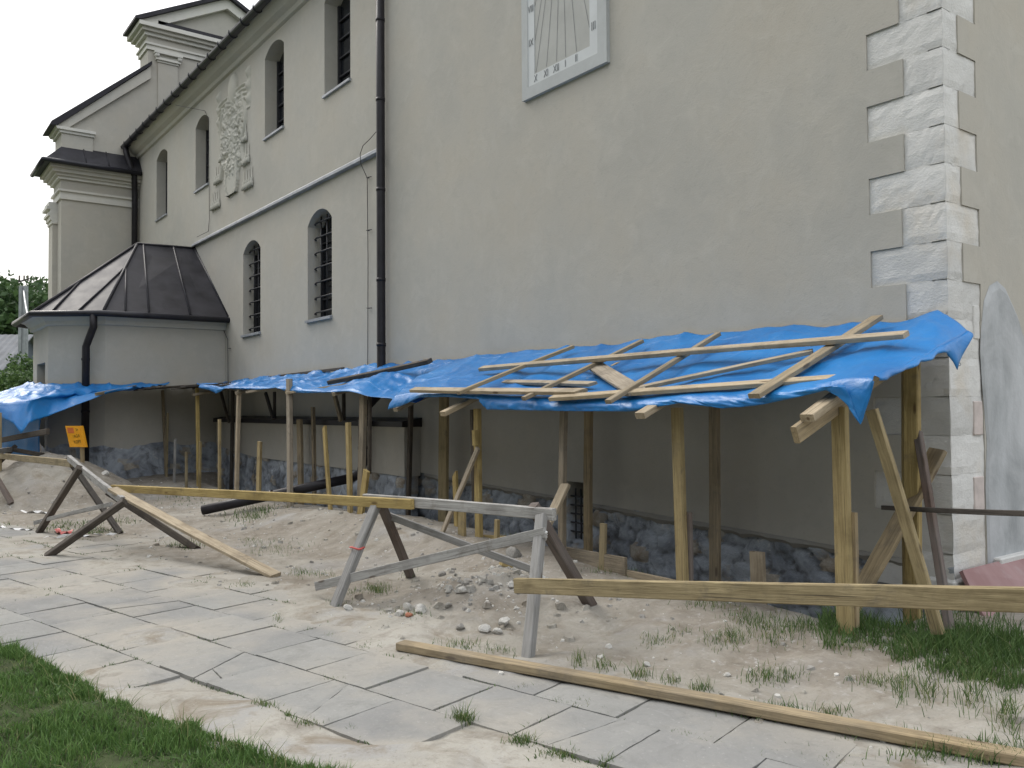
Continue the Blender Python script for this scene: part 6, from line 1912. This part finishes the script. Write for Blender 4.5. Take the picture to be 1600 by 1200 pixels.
for k, (u, yy, vtop, r) in enumerate(((-12, 13, 436, 6.4), (34, 14, 440, 5.6), (58, 15, 436, 5.2), (82, 16, 440, 4.8), (14, 12.2, 462, 5.6), (60, 12, 466, 5.2), (-60, 10, 440, 6.4), (-110, 8, 446, 6.4), (102, 17.5, 450, 4.6))):
    p = PY(u, vtop, yy)
    d = ray(u, vtop); t = 95 + 4 * (k % 3)
    p = EYEV + d * (t / math.hypot(d.x, d.y))
    z0 = 0.88 + 6.0 * float(sstep(-70, -160, np.array([p.x]))[0])
    tree(p.x, p.y, p.z - z0, r * (0.95 + 0.1 * (k % 2)), k, TL[k] if k < len(TL) else ['tree on the hill just beyond the left picture edge', 'tree on the hill farthest beyond the left picture edge'][k - 6] if k < 8 else 'tree on the hill hidden behind the church front')
# unseen trees added behind the camera to keep low sky light off the shelter
for k in range(9):
    x = -26 + 5.2 * k + 1.2 * math.sin(k * 2.3); y = (-9.0 if x < -8 else -12.0) - 1.2 * math.cos(k * 1.7)
    tree(x, y, 10.5 + 1.5 * math.sin(k), 4.0, k, 'unseen shade tree added behind the viewer, %s from the church front end' % ['first', 'second', 'third', 'fourth', 'fifth', 'sixth', 'seventh', 'eighth', 'ninth'][k], 'added shade trees')
# house with grey roof
def build_house():
    c = EYEV + ray(3, 590) * (52 / math.hypot(*ray(3, 590).xy)); c.z = 0.75
    Hh = empty('house', c, 'dark boarded house with grey sheet roof behind the annex', 'house')
    ang = math.radians(-34)
    Rm = Matrix.Translation(c) @ Matrix.Rotation(ang, 4, 'Z')
    # local: +x faces the yard, ridge along y
    L, W, ze, zr = 9.0, 3.0, 2.75, 4.75
    y1 = 1.25
    bm = bmesh.new()
    prof = [(-W, -0.5), (W, -0.5), (W, ze), (0, zr), (-W, ze)]
    va = [bm.verts.new((x, y1 - L, z)) for x, z in prof]; vb = [bm.verts.new((x, y1, z)) for x, z in prof]
    for i in range(5): bm.faces.new((va[i], vb[i], vb[(i + 1) % 5], va[(i + 1) % 5]))
    bm.faces.new(va); bm.faces.new(vb[::-1])
    bm_obj('wall', bm, M['house_wall'], Hh, Mw=Rm)
    for s in (1, -1):
        V, Fc = [], []
        n = 60
        sl = (zr - ze) / W
        for i in range(n + 1):
            y = y1 + 0.35 - (L + 0.6) * i / n
            r_ = 0.025 * (i % 2)
            V += [(s * (W + .45), y, ze - .45 * sl + .08 + r_), (0, y, zr + .08 + r_), (s * (W + .45), y, ze - .45 * sl + .02), (0, y, zr + .02)]
        for i in range(n):
            a, b = 4 * i, 4 * i + 4
            Fc += [(a, a + 1, b + 1, b), (a + 2, b + 2, b + 3, a + 3), (a, b, b + 2, a + 2)]
        Fc += [(0, 2, 3, 1)]
        mesh_obj('roof', V, Fc, M['house_roof'], Hh, Mw=Rm)
    for y in (-1.0, -3.5):
        bm = bmesh.new(); bm_box(bm, W + .005, W + .04, y - .5, y + .5, 0.8, 2.0)
        wv = bm_obj('window', bm, M['glass'], Hh, Mw=Rm)
build_house()
# concrete pole with cable
d0 = ray(36, 560); pb = EYEV + d0 * (46 / math.hypot(d0.x, d0.y))
dt = ray(35, 447); pt_ = EYEV + dt * (46 / math.hypot(dt.x, dt.y))
P = empty('utility_pole', (pb.x, pb.y, 0.8), 'grey twin-shaft concrete pole between the house and the annex', 'utility pole')
side = Vector((_r.x, _r.y, 0)).normalized()
for s in (-1, 1):
    a = Vector((pb.x, pb.y, 0.5)) + side * 0.15 * s; b = Vector((pb.x, pb.y, pt_.z)) + side * 0.11 * s
    board('shaft', a, b, 0.15, 0.16, M['concrete'], P, wide=side, warp=0)
board('shaft_web', Vector((pb.x, pb.y, 0.5)), Vector((pb.x, pb.y, pt_.z - .2)), 0.2, 0.06, M['concrete'], P, wide=side, warp=0)
board('crossarm', Vector((pb.x, pb.y, pt_.z + .2)) - side * 0.25, Vector((pb.x, pb.y, pt_.z + .35)) + side * 0.25, 0.06, 0.06, M['iron'], P)
for q in (-0.2, 0.02, 0.2):
    tube('insulator', [Vector((pb.x, pb.y, pt_.z + .25)) + side * q, Vector((pb.x, pb.y, pt_.z + .5)) + side * q], 0.035, M['bark'], P, 8)
ce = PX(66, 477, -23.9)
ca = Vector((pb.x, pb.y, pt_.z - .2))
tube('service_cable', [ca.lerp(ce, k / 10) - Vector((0, 0, 0.9 * 4 * (k / 10) * (1 - k / 10))) for k in range(11)], 0.03, M['white'], P, 6)
# shrubs and low stone wall
sm_ = [crown_mesh(s, 2600, 1.0, 0.8, 0.055) for s in (11, 12)]
for m_ in sm_: m_.materials.append(M['leaf2'])
for k, (u, v, dist, r, lab) in enumerate(((-8, 612, 33, 1.05, 'green shrub at the left picture edge in front of the house'), (20, 612, 32, 1.0, 'green shrub below the house in front of the concrete pole'), (47, 610, 31, 1.1, 'green shrub against the annex wall'), (54, 590, 34, 1.15, 'taller green bush just left of the annex wall'), (-45, 600, 33, 1.4, 'green shrub beyond the left picture edge'))):
    d = ray(u, v); p = EYEV + d * (dist / math.hypot(d.x, d.y))
    S = empty('shrub', (p.x, p.y, 0.9), lab, 'shrub', 'shrubs behind the annex')
    tube('stem', [(p.x, p.y, 0.7), (p.x, p.y, p.z)], .05, M['bark'], S, 6)
    c = bpy.data.objects.new('foliage', sm_[k % 2]); COL.objects.link(c); c.parent = S
    c.location = (0, 0, p.z - 0.9 - 0.1); c.scale = (r, r, r); c.rotation_euler = (0, 0, k)
W_ = empty('stone_wall', (-29, 3, 0.9), 'low old stone wall behind the far tarpaulin', 'wall')
wp0, wp1 = PY(-60, 606, 2.6), PY(62, 604, 3.7)
dirw = Vector((wp1.x - wp0.x, wp1.y - wp0.y, 0)); LW = dirw.length; dirw.normalize(); nw = Vector((-dirw.y, dirw.x, 0))
rr2 = random.Random(8)
for row in range(7):
    s = rr2.uniform(-.3, 0)
    while s < LW:
        l = rr2.uniform(.28, .55)
        c = wp0 + dirw * (s + l / 2); c.z = 0.55 + row * 0.22
        bm = bmesh.new(); bm_box(bm, -l / 2 + .01, l / 2 - .01, -.2, .2, -.1, .1)
        for v in bm.verts: v.co += Vector((rr2.uniform(-.02, .02), rr2.uniform(-.03, .03), rr2.uniform(-.015, .015)))
        bmesh.ops.bevel(bm, geom=bm.edges[:], offset=.02, segments=1, affect='EDGES')
        bm_obj('stone', bm, M['stone_g'], W_, Mw=Matrix.Translation(c) @ Matrix(((dirw.x, nw.x, 0, 0), (dirw.y, nw.y, 0, 0), (0, 0, 1, 0), (0, 0, 0, 1))))
        s += l
print('slabs', NSLAB, 'objects', len(bpy.data.objects))
